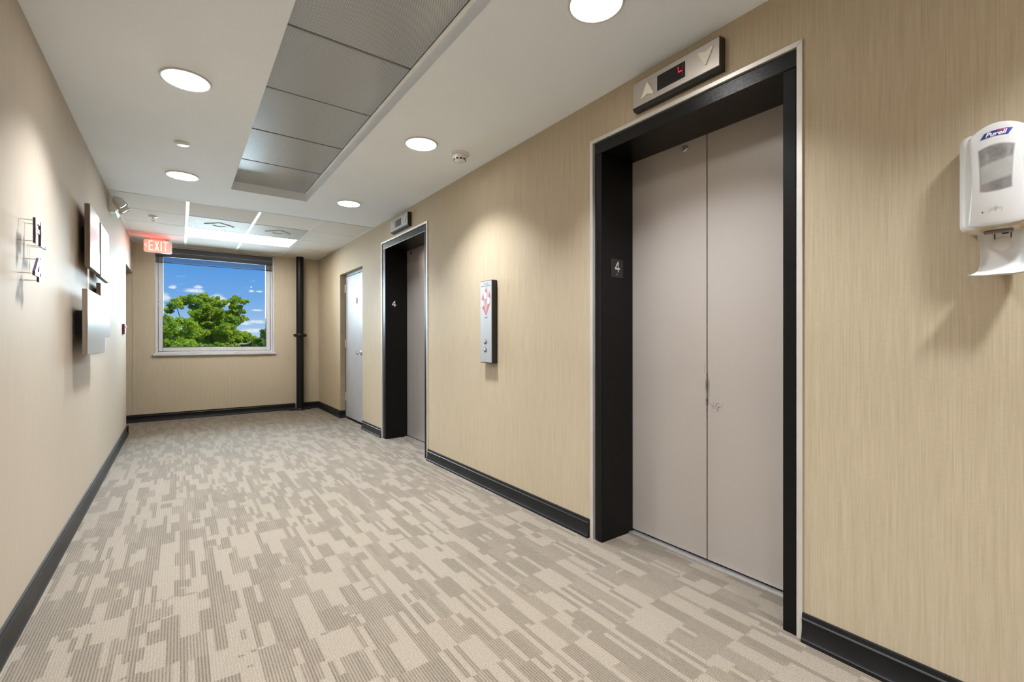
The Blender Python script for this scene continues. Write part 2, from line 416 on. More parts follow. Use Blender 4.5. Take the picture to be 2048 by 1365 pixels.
struct('wall_back', boxes((XL-.15, 2.3, YB-.2, YB, 0, ZT)), WP_X)
struct('wall_side_hall', boxes((-2.3, -2.1, 6.4, 8.02, 0, ZT), (-2.3, XL-.15, 6.4, 6.6, 0, ZT)), WP_X)

RX0, RX1, RY1, RY0, RZ = .37, .99, 4.712, -.82, 2.512
ceil = struct('ceiling', boxes((XL, RX0, YB, 5.35, ZC, ZC+.2), (RX1, XR, YB, 5.35, ZC, ZC+.2), (RX0, RX1, RY1, 5.35, ZC, ZC+.2), (RX0, RX1, YB, RY0, ZC, ZC+.2),
              (RX0, RX1, RY0, RY1, RZ+.05, RZ+.2), (XL, XR, 5.35, YE, 2.56, 2.7), (-2.3, XL, 6.6, YE, ZC, 2.7), (XL, XL+.02, 5.35, YE, ZC+.005, 2.6), (XR-.02, XR, 5.35, YE, ZC+.005, 2.6)), M_CEIL)
cover = boxes((-2.3, 2.3, YB-.2, 8.22, ZT, ZT+.1)); tag(obj('roof_slab', cover, M_CEIL, parent=ceil))
# perforated metal panels in the recess
pe = [RY0+.005]+[1.003-.615*1, 1.003, 1.62, 2.237, 2.854, 3.467, 4.092, RY1]
for a, b in zip(pe[:-1], pe[1:]):
    mb = MB(); mb.box(.384, .972, a+.008, b-.008 if b < RY1 else b-.002, RZ, RZ+.02, .002, 1); obj('metal_panel', mb, M_PERF, parent=ceil)
obj('recess_backing', boxes((RX0, RX1, RY0, RY1, RZ+.035, RZ+.05)), M_GAP, parent=ceil)
obj('edge_angle', boxes((RX1-.016, RX1, RY0, RY1, RZ-.004, RZ)), M_TEE, parent=ceil)
# lay-in tiles over the far end
rows = [5.35, 5.96, 6.56, 7.17, 7.785, 8.02]; cols = [XL, .07, .68, 1.29, XR]
for i in range(5):
    for j in range(4):
        if (i in (1,) and j in (1, 2)) or (i == 2 and j in (1, 2)): continue
        x0 = cols[j]+(.012 if j else .018); x1 = cols[j+1]-(.012 if j < 3 else .018)
        mb = MB(); mb.box(x0, x1, rows[i]+.005, rows[i+1]-.005, ZC+.001, ZC+.02, .002, 1)
        obj('ceiling_tile', mb, M_TILE2 if (i == 0 and j == 1) else M_TILE, parent=ceil)
for xx, spans in ((.07, ((5.355, 8.02),)), (.68, ((5.355, 6.565), (7.165, 8.02))), (1.29, ((5.355, 8.02),))):
    for a, b in spans: obj('main_tee', boxes((xx-.0135, xx+.0135, a, b, ZC-.004, ZC+.03)), M_TEE, parent=ceil)
for yy in rows[1:5]:
    obj('cross_tee', boxes((XL, XR, yy-.004, yy+.004, ZC+.016, ZC+.03)), M_GREYINK, parent=ceil)
for xa, xb in ((XL, XL+.02), (XR-.02, XR)): obj('wall_angle', boxes((xa, xb, 5.355, YE, ZC-.003, ZC)), M_TEE, parent=ceil)
obj('wall_angle', boxes((XL, XR, YE-.02, YE, ZC-.003, ZC)), M_TEE, parent=ceil)
obj('drywall_edge', boxes((XL, XR, 5.347, 5.356, ZC-.0015, ZC+.01)), M_GREYINK, parent=ceil)

# baseboards: coved profile swept along each run
def base_profile(): return [(0, 0), (.021, 0), (.021, .013), (.0185, .0155), (.0165, .021), (.0125, .034), (.0105, .05), (.0105, .066), (.012, .079), (.0135, .0825), (.0115, .0855), (.0095, .0875), (.0085, .103), (0, .104)]
def baseboard(name, runs):
    mb = MB()
    for (ax, a, b, w, s) in runs:     # ax: axis the run follows; w: wall plane; s: direction the profile grows
        pr = [(w+s*t, h) for t, h in base_profile()]
        mb.prism(pr, ax, a, b)
    return struct(name, mb, M_BASE, smooth=40)
baseboard('baseboard_right', [('y', YB, .745, XR, -1)])
baseboard('baseboard_right', [('y', 1.835, 3.903, XR, -1)])
baseboard('baseboard_right', [('y', 5.107, 5.78, XR, -1)])
baseboard('baseboard_right', [('y', 6.77, YE-.021, XR, -1), ('x', XR-.021, 1.932, 6.77, -1)])
baseboard('baseboard_left', [('y', YB, 7.03, XL, 1), ('x', XL-.15, XL+.021, 7.03, 1)])
baseboard('baseboard_end', [('x', -2.1, 1.505, YE, -1), ('x', 1.625, XR, YE, -1)])

# thin paper seams / corner beads
struct('trim_1', boxes((XL-.004, XL+.003, YE-.004, YE, .104, 2.433)), WP_X)
struct('trim_2', boxes((XR-.02, XR-.016, YE-.0015, YE, .104, 2.433)), WP_Y)

# ------------------------------------------------------------------ window
win = thing('window_1', 'wide white-framed window in the far end wall looking out on trees', 'window', (0.4665, YE, WZ0), kind='structure')
mb = boxes((WX0, WX0+.006, YE-.004, 8.2, WZ0, WZ1), (WX1-.022, WX1, YE-.004, 8.2, WZ0, WZ1), (WX0, WX1, YE-.004, 8.2, WZ1-.02, WZ1), (WX0, WX1, 8.035, 8.2, WZ0, WZ0+.022)); obj('frame', mb, M_WINW, parent=win)
mb = MB(); mb.box(WX0-.022, WX1+.026, YE-.03, YE+.06, .897, .926, .005, 2); obj('sill', mb, M_WINW, parent=win, smooth=40)
fx0, fx1, fz0, fz1 = WX0+.006, WX1-.022, .927, WZ1-.02
mb = MB()
for b in ((fx0, fx0+.027, 8.05, 8.12, fz0, fz1), (fx1-.024, fx1, 8.05, 8.12, fz0, fz1), (fx0+.027, fx1-.024, 8.05, 8.12, fz0, fz0+.027), (fx0+.027, fx1-.024, 8.05, 8.12, fz1-.03, fz1)): mb.box(*b, .003, 1)
obj('outer_frame', mb, M_WINW, parent=win, smooth=40)
sx0, sx1, sz0, sz1 = fx0+.031, fx1-.028, fz0+.031, fz1-.034
sash = MB()
for b in ((sx0, sx0+.05, 8.056, 8.12, sz0, sz1), (sx1-.056, sx1, 8.056, 8.12, sz0, sz1), (sx0+.05, sx1-.056, 8.056, 8.12, sz0, sz0+.052), (sx0+.05, sx1-.056, 8.056, 8.12, sz1-.055, sz1)): sash.box(*b, .004, 1)
sash = obj('sash', sash, M_WINW, parent=win, smooth=40)
gx0, gx1, gz0, gz1 = sx0+.05, sx1-.056, sz0+.052, sz1-.055
obj('glass_pane', boxes((gx0-.005, gx1+.005, 8.088, 8.092, gz0-.005, gz1+.005)), M_GLASS, parent=sash)
mb = boxes((gx0, gx0+.006, 8.07, 8.1, gz0, gz1), (gx1-.006, gx1, 8.07, 8.1, gz0, gz1), (gx0, gx1, 8.07, 8.1, gz0, gz0+.008), (gx0, gx1, 8.07, 8.1, gz1-.006, gz1)); obj('gasket', mb, M_DARKPL, parent=sash)
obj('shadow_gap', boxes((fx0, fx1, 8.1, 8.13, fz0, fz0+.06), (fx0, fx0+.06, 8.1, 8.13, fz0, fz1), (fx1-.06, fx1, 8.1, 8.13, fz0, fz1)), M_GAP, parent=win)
for (xx, zz) in ((sx0-.002, 1.64), (sx1+.002, 1.655)):
    mb = MB(); mb.box(xx-.006, xx+.006, 8.044, 8.056, zz-.045, zz+.045, .003, 1); mb.tube([(xx, 8.05, zz), (xx, 8.03, zz+.01), (xx+.012*(-1 if xx > 0 else 1), 8.026, zz+.02)], .005, 6)
    obj('latch', mb, M_STEEL, parent=win)
mb = MB()
for xx in (.11, .62): mb.box(xx-.008, xx+.008, 8.046, 8.05, fz0+.024, fz0+.032)
obj('weep_cover', mb, M_GREYINK, parent=win)

shade = thing('roller_shade', 'dark grey roller shade rolled up across the top of the window', 'shade', (.46, 8.03, 2.3))
mb = MB(); mb.prism([(8.0, 2.405), (8.0, 2.30), (8.006, 2.285), (8.022, 2.277), (8.045, 2.277), (8.045, 2.405)], 'x', WX0+.007, WX1-.024, .002); obj('cassette', mb, M_SHADEC, parent=shade, smooth=40)
mb = boxes((WX0+.012, WX1-.028, 7.9985, 8.0, 2.333, 2.337)); obj('cassette_groove', mb, M_GREYINK, parent=shade)
obj('mesh_fabric', boxes((WX0+.012, WX1-.026, 8.030, 8.0308, 2.203, 2.29)), M_MESH, parent=shade)
mb = MB(); mb.tube([(WX0+.01, 8.03, 2.198), (.46, 8.03, 2.193), (WX1-.022, 8.03, 2.197)], .0055, 8); obj('hem_bar', mb, M_DARKPL, parent=shade, smooth=60)

# ------------------------------------------------------------------ elevator doors
def elevator(name, label, y0, y1, oy0, oy1, seam, leafmat, frame, plate):
    yc = (y0+y1)/2
    t = thing(name, label, 'elevator', (XR, yc, 0), kind='structure')
    tw, fz, oz = .02, 2.218, 2.132
    xa, xb = XR-.007, XR+.02
    mb = MB(); mb.prism([(y0, 0), (y0+tw, 0), (y0+tw, fz-tw), (y0, fz)], 'x', xa, xb, .0015); obj('trim_strip', mb, M_TRIM, parent=t)
    mb = MB(); mb.prism([(y1, 0), (y1-tw, 0), (y1-tw, fz-tw), (y1, fz)], 'x', xa, xb, .0015); obj('trim_strip', mb, M_TRIM, parent=t)
    mb = MB(); mb.prism([(y0, fz), (y1, fz), (y1-tw, fz-tw), (y0+tw, fz-tw)], 'x', xa, xb, .0015); obj('trim_strip', mb, M_TRIM, parent=t)
    xd = 2.126
    for a, b in ((y0+tw+.004, oy0), (oy1, y1-tw-.016)):
        mb = MB(); mb.box(XR+.002, xd, a, b, 0, oz-.0005, .004, 2); obj('jamb', mb, frame, parent=t)
    mb = MB(); mb.box(XR+.002, xd, y0+tw+.003, y1-tw-.012, oz, fz-tw-.004, .003, 2); obj('head_jamb', mb, M_HEADPAINT if frame is M_BLACKPAINT else frame, parent=t)
    obj('gap_lining', boxes((XR+.012, XR+.1, y0+tw, y0+tw+.006, 0, fz-tw), (XR+.012, XR+.1, y1-tw-.02, y1-tw, 0, fz-tw), (XR+.012, XR+.1, y0+tw, y1-tw, fz-tw-.006, fz-tw)), M_GAP, parent=t)
    obj('sill', boxes((2.088, 2.19, oy0, oy1, 0, .009)), M_ALU, parent=t)
    for k, (a, b) in enumerate(((oy0-.03, seam-.0022), (seam+.0022, oy1+.03))):
        mb = MB(); mb.box(xd+.001, xd+.034, a, b, .016, 2.15, .002, 1)
        lf = obj('door_leaf', mb, leafmat, parent=t)
        if k == 1:
            ky = seam+.122*(1 if leafmat is M_ED1 else 2.6)
            if leafmat is M_ED1:
                mb = MB(); mb.lathe([(.0165, 0), (.0165, .003), (.0145, .0045), (.004, .0045), (.003, .001)], (xd+.001, ky, 2.103), (-1, 0, 0), 24); obj('key_escutcheon', mb, M_STEEL, parent=lf, smooth=40)
                mb = MB(); mb.lathe([(.003, 0), (.003, .0005)], (xd-.0028, ky, 2.103), (-1, 0, 0), 10); obj('keyhole', mb, M_GAP, parent=lf)
            else:
                mb = MB(); mb.lathe([(.015, 0), (.015, .002)], (xd+.001, 4.885, 2.098), (-1, 0, 0), 20); obj('keyhole', mb, M_GAP, parent=lf)
    obj('shaft_lining', boxes((2.165, 2.19, y0+.01, y1-.01, 0, 2.21)), M_GAP, parent=t)
    if plate:
        mb = MB(); mb.box(1.94, 2.038, oy1-.003, oy1+.001, 1.458, 1.562, .001, 1); pl = obj('floor_number_plate', mb, M_DARKPL, parent=t)
        mb = MB(); four(mb, lambda u, v: (1.972+u*.036, oy1-.0036, 1.492+v*.056), .075)
        obj('number', mb, M_IVORY, parent=pl)
        mb = MB(); mb.lathe([(.0035, 0), (.003, .001)], (1.986, oy1-.003, 1.477), (0, -1, 0), 10); obj('braille_dot', mb, M_GREYINK, parent=pl)
    else:
        mb = MB(); mb.box(1.915, 2.015, oy1-.0025, oy1+.001, 1.455, 1.58, .001, 1); pl = obj('floor_number_plate', mb, frame, parent=t)
        mb = MB(); four(mb, lambda u, v: (1.947+u*.044, oy1-.003, 1.49+v*.063), .065); obj('number', mb, M_WHITEINK, parent=pl)
    return t
def stroke(mb, fn, pts, w):
    """strokes of half-width w in unit letter space"""
    for (a, b) in pts:
        dx, dy = b[0]-a[0], b[1]-a[1]; l = math.hypot(dx, dy); nx, ny = -dy/l*w, dx/l*w
        ex, ey = dx/l*w*.6, dy/l*w*.6
        mb.poly([fn(a[0]+nx-ex, a[1]+ny-ey), fn(a[0]-nx-ex, a[1]-ny-ey), fn(b[0]-nx+ex, b[1]-ny+ey), fn(b[0]+nx+ex, b[1]+ny+ey)])
def four(mb, fn, w): stroke(mb, fn, [((.68, 0), (.68, 1)), ((.68, 1), (0, .32)), ((0, .3), (1, .3))], w)
elevator('door_1', 'nearest elevator with taupe double doors and glossy black frame', .745, 1.825, .817, 1.745, 1.285, M_ED1, M_BLACKPAINT, True)
elevator('door_2', 'farther elevator with brushed metal doors beside the grey door', 3.905, 5.105, 3.985, 4.996, 4.497, M_ED2, M_BLACKPAINT, False)

# ------------------------------------------------------------------ grey door in its papered recess
d3 = thing('door_3', 'grey painted metal door in the right wall beyond both elevators', 'door', (1.934, 6.275, 0), kind='structure')
mb = boxes((1.934, 2.0, 5.78, 5.815, 0, 2.046), (1.934, 2.0, 6.75, 6.77, 0, 2.046), (1.934, 2.0, 5.815, 6.75, 2.012, 2.046)); obj('frame', mb, M_FRAME3, parent=d3)
mb = MB(); mb.box(1.938, 1.98, 5.818, 6.742, .022, 2.008, .002, 1); leaf = obj('door_leaf', mb, M_DOOR3, parent=d3)
obj('gap_lining', boxes((1.985, 2.18, 5.8, 6.765, 0, 2.046)), M_GAP, parent=d3)
obj('door_threshold', boxes((1.93, 2.18, 5.78, 6.77, 0, .004)), M_DARKPL, parent=d3)
for zz in (1.847, 1.062, .305):
    mb = MB(); mb.lathe([(.0075, -.057), (.0075, .057)], (1.930, 6.748, zz), (0, 0, 1), 10); mb.box(1.9325, 1.9375, 6.715, 6.755, zz-.055, zz+.055); obj('hinge', mb, M_ALU, parent=d3, smooth=40)
mb = MB(); mb.lathe([(.032, 0), (.032, .006), (.026, .01), (.012, .012), (.011, .035), (.024, .042), (.027, .056), (.022, .066)], (1.938, 6.05, .944), (-1, 0, 0), 20); obj('knob', mb, M_CHROME, parent=leaf, smooth=40)
sg = tag(obj('door_sign', MB().box(1.932, 1.938, 6.222, 6.397, 1.606, 1.681, .001, 1), M_STEEL, at=(1.938, 6.31, 1.6)), 'small sign with two pale strips on the far grey door', 'sign')
obj('sign_strip', boxes((1.9308, 1.932, 6.24, 6.39, 1.652, 1.672)), M_GREYINK, parent=sg)
obj('sign_strip', boxes((1.9308, 1.932, 6.24, 6.39, 1.612, 1.634)), M_GREYINK, parent=sg)
obj('sign_end', boxes((1.9296, 1.938, 6.221, 6.236, 1.606, 1.681)), M_INK, parent=sg)

# ------------------------------------------------------------------ floor indicators over the elevators
def indicator(yc, label, lit):
    t = thing('floor_indicator', label, 'indicator', (XR, yc, 2.31), 'floor indicators over the elevators')
    h = .228; xf = XR-.04
    mb = MB(); mb.prism([(XR, 2.24), (XR-.028, 2.24), (xf, 2.252), (xf, 2.377), (XR, 2.381)], 'y', yc-h, yc+h, .002); obj('housing', mb, M_DARKPL, parent=t)
    mb = MB(); mb.box(xf-.0025, xf+.001, yc-h+.003, yc+h-.003, 2.2545, 2.3745, .001, 1); fp = obj('face_plate', mb, M_FACE2 if not lit else M_FACE1, parent=t)
    fn = lambda u, v: (xf-.0032, yc-u, 2.3145+v)
    mb = MB(); mb.prism([(yc-.063-.003, 2.280), (yc+.081, 2.280), (yc+.081, 2.350), (yc-.066, 2.350)], 'x', xf-.0036, xf-.002); obj('display', mb, M_SCREEN if lit else M_SCREEN2, parent=fp)
    def arrow(s):
        pts = []
        tri = [(0, .037), (.038, -.036), (-.038, -.036)]
        cy = .012*0
        for k in range(3):
            a = tri[k]; b = tri[(k+1) % 3]; p = tri[k-1]
            for w in (p, b):
                dx, dy = w[0]-a[0], w[1]-a[1]; l = math.hypot(dx, dy); pts.append((a[0]+dx/l*.006, a[1]+dy/l*.006))
            if k == 1: pts.append((0, -.024))
        return [(u*s, v*s) for u, v in pts]
    for nm, u0, s in (('up_arrow', -.136, 1), ('down_arrow', .165, -1)):
        mb = MB(); mb.prism([(yc-(u0+u*s), 2.3145+v) for u, v in arrow(s)], 'x', xf-.007, xf-.002, .001); obj(nm, mb, M_IVORY if lit else M_IVORY2, parent=fp)
    if lit:
        mb = MB()
        f2 = lambda u, v: (xf-.0042, yc-(.031+u*.026), 2.2905+v*.048)
        stroke(mb, f2, [((.1, .5), (.0, .98)), ((.05, .5), (.75, .5))], .05)
        obj('led_digit', mb, M_LEDRED, parent=fp)
        mb = MB(); stroke(mb, f2, [((.86, .46), (.82, .04)), ((.98, .96), (.93, .56))], .04); obj('led_digit_dim', mb, M_LEDDIM, parent=fp)
    return t
M_FACE1 = mat('indicator_face', (.52, .47, .42), .4, metal=.6, vary=.03, vscale=40)
M_IVORY2 = mat('indicator_lens_brown', (.52, .46, .40), .4)
indicator(1.271, 'floor indicator lit with a red 4 above the nearest elevator', True)
indicator(4.500, 'pale floor indicator with unlit screen above the farther elevator', False)

# ------------------------------------------------------------------ call station
M_PICTO = M_WHITEINK
cs = thing('call_station', 'tall black-sided steel call panel between the two elevators', 'call panel', (XR, 2.838, .943))
mb = MB(); mb.box(1.82, XR, 2.759, 2.916, .943, 1.545, .002, 1); obj('housing', mb, M_DARKPL, parent=cs)
mb = MB(); mb.box(1.8175, 1.8215, 2.7625, 2.9125, .9475, 1.5405, .001, 1); fp = obj('face_plate', mb, M_FACE2, parent=cs)
fn = lambda u, v: (1.8169, 2.838-u, v)
for tx_, ft in (('In Case Of Fire', (.064, .0105, .002, 1.5235)), ('Elevators Are Out Of Service', (.118, .0105, .002, 1.5075)), ('Use Exit', (.044, .0115, .002, 1.2765))):
    mb = MB(); print_text(mb, tx_, fn, .01, fit=ft); obj('lettering_line', mb, M_INK, parent=fp)
mb = MB()
def leafpath(mb, cu, cv, w, h, lean, lo):
    n = 12; L = []; Rr = []
    for i in range(n+1):
        t = i/n; half = w*math.sin(math.pi*min(1, t*1.02))**.8*(1-.25*t); c = cu+lean*(t-.3)
        L.append((c-half, cv+h*(t-.4))); Rr.append((c+half, cv+h*(t-.4)))
    for i in range(n): mb.poly([fn(*L[i]), fn(*Rr[i]), fn(*Rr[i+1]), fn(*L[i+1])])
leafpath(mb, -.001, 1.437, .0195, .108, .010, 0)
leafpath(mb, -.041, 1.382, .0185, .115, .004, 0)
leafpath(mb, .041, 1.398, .0185, .112, .012, 0)
for P in ([(-.056, 1.368), (-.024, 1.366), (.004, 1.298), (.0, 1.290)], [(.026, 1.380), (.060, 1.380), (.008, 1.290), (.0, 1.302)], [(-.008, 1.412), (.008, 1.412), (.003, 1.315), (-.001, 1.315)]): mb.poly([(1.8173, 2.838-p[0], p[1]) for p in P])
obj('flame_print', mb, M_RED, parent=fp)
fn2 = lambda u, v: (1.8162, 2.838-u, v); fn3 = lambda u, v: (1.8156, 2.838-u, v)
for cu, cv in ((-.002, 1.437), (-.041, 1.380), (.041, 1.396)):
    mb = MB(); mb.poly([fn2(cu+.0185*math.cos(a), cv+.027*math.sin(a)) for a in [2*math.pi*k/18 for k in range(18)]]); obj('pictogram_disc', mb, M_DISC, parent=fp)
    mb = MB(); mb.poly([fn3(cu-.006, cv-.011), fn3(cu+.006, cv-.009), fn3(cu+.003, cv+.004), fn3(cu+.001, cv+.012), fn3(cu-.004, cv+.006)]); obj('pictogram', mb, M_WHITEINK, parent=fp)
for zz in (1.098, 1.039):
    mb = MB(); mb.lathe([(.0165, 0), (.0165, .003), (.0135, .0036), (.0125, .0015)], (1.818, 2.845, zz), (-1, 0, 0), 24, cap=False); ring = obj('button_ring', mb, M_INK, parent=fp, smooth=40)
    mb = MB(); mb.lathe([(.0125, 0), (.0125, .003), (.010, .005), (.002, .0055)], (1.8175, 2.845, zz), (-1, 0, 0), 20); obj('call_button', mb, M_CHROME, parent=ring, smooth=40)

# ------------------------------------------------------------------ round ceiling lights
def downlight(loc):
    t = thing('ceiling_downlight', '', None, loc, 'round recessed ceiling lights'); c = Vector(loc)
    mb = MB(); mb.lathe([(.1, -.001), (.1, -.006), (.103, -.0085), (.109, -.0075), (.1115, -.003), (.1115, .0)], c, n=48, cap=False); obj('trim_ring', mb, M_TRIMW, parent=t, smooth=50)
    mb = MB(); mb.lathe([(.1, -.0045), (.0985, -.006), (.0, -.0075)], c, n=48, cap=False); obj('diffuser', mb, M_LED, parent=t, smooth=60)
    la = bpy.data.lights.new('downlight_lamp', 'AREA'); la.shape = 'DISK'; la.size = .19; la.energy = LAMP; la.color = LAMPCOL; la.spread = R(108)
    lo = bpy.data.objects.new('downlight_lamp', la); COL.objects.link(lo); lo.parent = t; lo.location = (0, 0, -.0095)
    return t
M_TRIMW = mat('lamp_trim', (.60, .59, .57), .35)
dl = downlight((1.33, 1.272, ZC)); tag(dl, 'round ceiling light above the nearest elevator, cut by the top of the photo', 'ceiling light')
for loc, lab in (((1.325, 2.873, ZC), 'round ceiling light beside the smoke detector'), ((1.333, 4.534, ZC), 'small far round ceiling light in front of the farther elevator'),
                 ((.031, 2.866, ZC), 'larger round ceiling light between the left wall and the metal panels'), ((.023, 4.548, ZC), 'far round ceiling light beyond the flat white disc, near the tiles')):
    tag(dup(dl, loc), lab, 'ceiling light')
# the same row goes on over and behind the camera: fixed parts of the ceiling
for k, loc in enumerate(((.031, 1.2, ZC), (.031, -.45, ZC), (1.33, -.38, ZC), (.031, -2.1, ZC), (1.33, -2.0, ZC))):
    for ch in dl.children:
        c = ch.copy(); COL.objects.link(c); c.parent = ceil; c.location = Vector(loc)+ch.location; c.name = ch.name if ch.type == 'LIGHT' else 'lamp_'+ch.name.split('.')[0]

cap_ = tag(obj('sprinkler_cover_plate', MB().lathe([(.001, -.008), (.041, -.0075), (.0445, -.005), (.0445, -.003), (.036, -.002), (.036, 0)], (.016, 3.806, ZC), n=32), M_WHITEP, at=(.016, 3.806, ZC), smooth=40), 'flat white disc on the ceiling between the two left round lights', 'cover')
sm = thing('smoke_detector', 'white round smoke detector on the ceiling by the right wall', 'smoke detector', (1.622, 2.875, ZC)); c = (1.622, 2.875, ZC)
obj('base', MB().lathe([(.068, 0), (.069, -.006), (.064, -.011), (.05, -.012)], c, n=36), M_WHITEP, parent=sm, smooth=40)
hd = obj('head', MB().lathe([(.05, -.011), (.049, -.026), (.044, -.036), (.043, -.044), (.036, -.049), (.026, -.056), (.001, -.058)], c, n=36), M_WHITEP, parent=sm, smooth=40)
for k in range(10):
    a = 2*math.pi*k/10; mb = MB(); mb.box(-.0085, .0085, -.0025, .0025, -.0045, .0045)
    M4 = Matrix.Translation((c[0]+.0415*math.cos(a), c[1]+.0415*math.sin(a), c[2]-.0415)) @ Matrix.Rotation(a+math.pi/2, 4, 'Z')
    bmesh.ops.transform(mb.bm, matrix=M4, verts=mb.bm.verts); obj('vent_slot', mb, M_GAP, parent=hd)

spk = thing('sprinkler', 'small pendent sprinkler under the tiles left of the troffer', 'sprinkler', (-.224, 6.225, ZC)); c = (-.224, 6.225, ZC)
obj('escutcheon', MB().lathe([(.04, 0), (.038, -.006), (.02, -.012), (.012, -.012)], c, n=24), M_WHITEP, parent=spk, smooth=40)
mb = MB(); mb.lathe([(.007, -.01), (.007, -.022), (.004, -.026)], c, n=12); mb.tube([(c[0]-.006, c[1], c[2]-.02), (c[0]-.012, c[1], c[2]-.034), (c[0], c[1], c[2]-.05)], .002, 6); mb.tube([(c[0]+.006, c[1], c[2]-.02), (c[0]+.012, c[1], c[2]-.034), (c[0], c[1], c[2]-.05)], .002, 6); obj('frame_arms', mb, M_CHROME, parent=spk, smooth=40)
obj('deflector', MB().lathe([(.015, -.05), (.015, -.0515)], c, n=16), M_CHROME, parent=spk)

# troffer and two metal air diffusers in the grid
tr = thing('troffer_light', 'long fluorescent troffer set in the tile ceiling before the window', 'ceiling light', (.68, 6.865, ZC))
x0, x1, y0, y1 = .0845, 1.2755, 6.566, 7.164
mb = boxes((x0, x0+.012, y0, y1, ZC-.003, ZC+.07), (x1-.012, x1, y0, y1, ZC-.003, ZC+.07), (x0+.012, x1-.012, y0, y0+.012, ZC-.003, ZC+.07), (x0+.012, x1-.012, y1-.012, y1, ZC-.003, ZC+.07)); obj('housing', mb, M_TEE, parent=tr)
obj('lens', boxes((x0+.012, x1-.012, y0+.012, y1-.012, ZC+.05, ZC+.056)), M_TROF, parent=tr)
obj('housing_top', boxes((x0, x1, y0, y1, ZC+.06, ZC+.075)), M_TEE, parent=tr)
def diffuser(xa, xb, label):
    t = thing('air_diffuser', label, 'air diffuser', ((xa+xb)/2, 6.26, ZC), 'metal air diffusers in the tile ceiling')
    mb = MB(); mb.box(xa+.0145, xb-.0145, 5.966, 6.554, ZC-.001, ZC+.015, .002, 1); obj('panel', mb, M_DIFFR, parent=t)
    cx, cy, s = (xa+xb)/2, 6.26, .15
    mb = MB(); P = lambda k, z: [(cx+k*s, cy, z), (cx, cy+k*s, z), (cx-k*s, cy, z), (cx, cy-k*s, z)]
    A = P(1, ZC-.001); B = P(.93, ZC-.008); D = P(.5, ZC-.008); E2 = P(.46, ZC-.002)
    for a, b in ((A, B), (B, D), (D, E2)):
        for i in range(4): mb.poly([a[i], a[(i+1) % 4], b[(i+1) % 4], b[i]])
    mb.poly(E2); bmesh.ops.recalc_face_normals(mb.bm, faces=mb.bm.faces); obj('diamond_plaque', mb, M_DIFFR, parent=t)
diffuser(.07, .68, 'grey metal ceiling panel with diamond plaque, left one before the troffer')
diffuser(.68, 1.29, 'grey metal ceiling panel with diamond plaque, right one before the troffer')

# ------------------------------------------------------------------ exit sign
M_EXITF = mat('exit_face', (.8, .35, .3), .4, emit=(1, .34, .29), estr=.66)
M_EXITL = mat('exit_letters', (.9, .6, .5), .4, emit=(1, .68, .54), estr=.8)
M_EXITS = mat('exit_letter_shade', (.6, .1, .1), .4, emit=(1, .10, .09), estr=.6)
M_EXITR = mat('exit_red_bar', (.7, .05, .05), .4, emit=(1, .07, .05), estr=2.2)
M_EXITC = mat('exit_clear_edge', (.75, .68, .64), .3)
ex = thing('exit_sign', 'glowing red EXIT sign with left arrow hanging from the tiles', 'exit sign', (-.222, 7.56, ZC))
def rrect(u0, u1, v0, v1, r, n=5):
    out = []
    for cx, cy, a0 in ((u1-r, v0+r, -90), (u1-r, v1-r, 0), (u0+r, v1-r, 90), (u0+r, v0+r, 180)):
        for k in range(n+1):
            a = R(a0+90*k/n); out.append((cx+r*math.cos(a), cy+r*math.sin(a)))
    return out
mb = MB(); mb.prism(rrect(-.37, -.074, 2.25, 2.422, .025), 'y', 7.556, 7.572, .002); pn = obj('panel', mb, M_EXITC, parent=ex, smooth=40)
mb = MB(); mb.prism(rrect(-.366, -.098, 2.257, 2.418, .022), 'y', 7.5545, 7.557); obj('red_face', mb, M_EXITF, parent=pn)
def exit_letters(mb, off, y):
    f = lambda u, v: (u+off, y, v)
    zb, zt = 2.277, 2.405
    def q(a): mb.poly([f(*p) for p in a])
    def bar(u0, u1, v0, v1): q([(u0, v0), (u1, v0), (u1, v1), (u0, v1)])
    u = -.318
    bar(u, u+.017, zb, zt); bar(u+.017, u+.05, zt-.018, zt); bar(u+.017, u+.044, 2.334, 2.351); bar(u+.017, u+.05, zb, zb+.018)
    u = -.259
    q([(u, zb), (u+.018, zb), (u+.054, zt), (u+.036, zt)]); q([(u+.036, zb), (u+.054, zb), (u+.018, zt), (u, zt)])
    u = -.196
    bar(u, u+.018, zb, zt)
    u = -.170
    bar(u, u+.056, zt-.018, zt); bar(u+.019, u+.037, zb, zt-.018)
    stroke(mb, f, [((-.331, 2.368), (-.355, 2.345)), ((-.355, 2.345), (-.331, 2.322))], .006)
mb = MB(); exit_letters(mb, .004, 7.5535); obj('letter_drop_shade', mb, M_EXITS, parent=pn)  # dark red copy set off from the letters, painting in their drop shade
mb = MB(); exit_letters(mb, 0, 7.552); obj('letters', mb, M_EXITL, parent=pn)
mb = MB(); mb.box(-.288, -.154, 7.53, 7.60, 2.416, ZC, .003, 1); obj('red_canopy', mb, M_EXITR, parent=ex)
for a, b in ((-.352, -.29), (-.152, -.1)): obj('mount_clip', boxes((a, b, 7.545, 7.585, 2.425, ZC)), M_WHITEP, parent=ex)
el_ = bpy.data.lights.new('exit_lamp', 'AREA'); el_.energy = .9; el_.color = (1, .05, .05); el_.size = .22; el_.shape = 'RECTANGLE'; el_.size_y = .12
eo = bpy.data.objects.new('exit_lamp', el_); COL.objects.link(eo); eo.parent = ex; eo.location = (-.0, -.02, -.1); eo.rotation_euler = (R(-90), 0, 0)

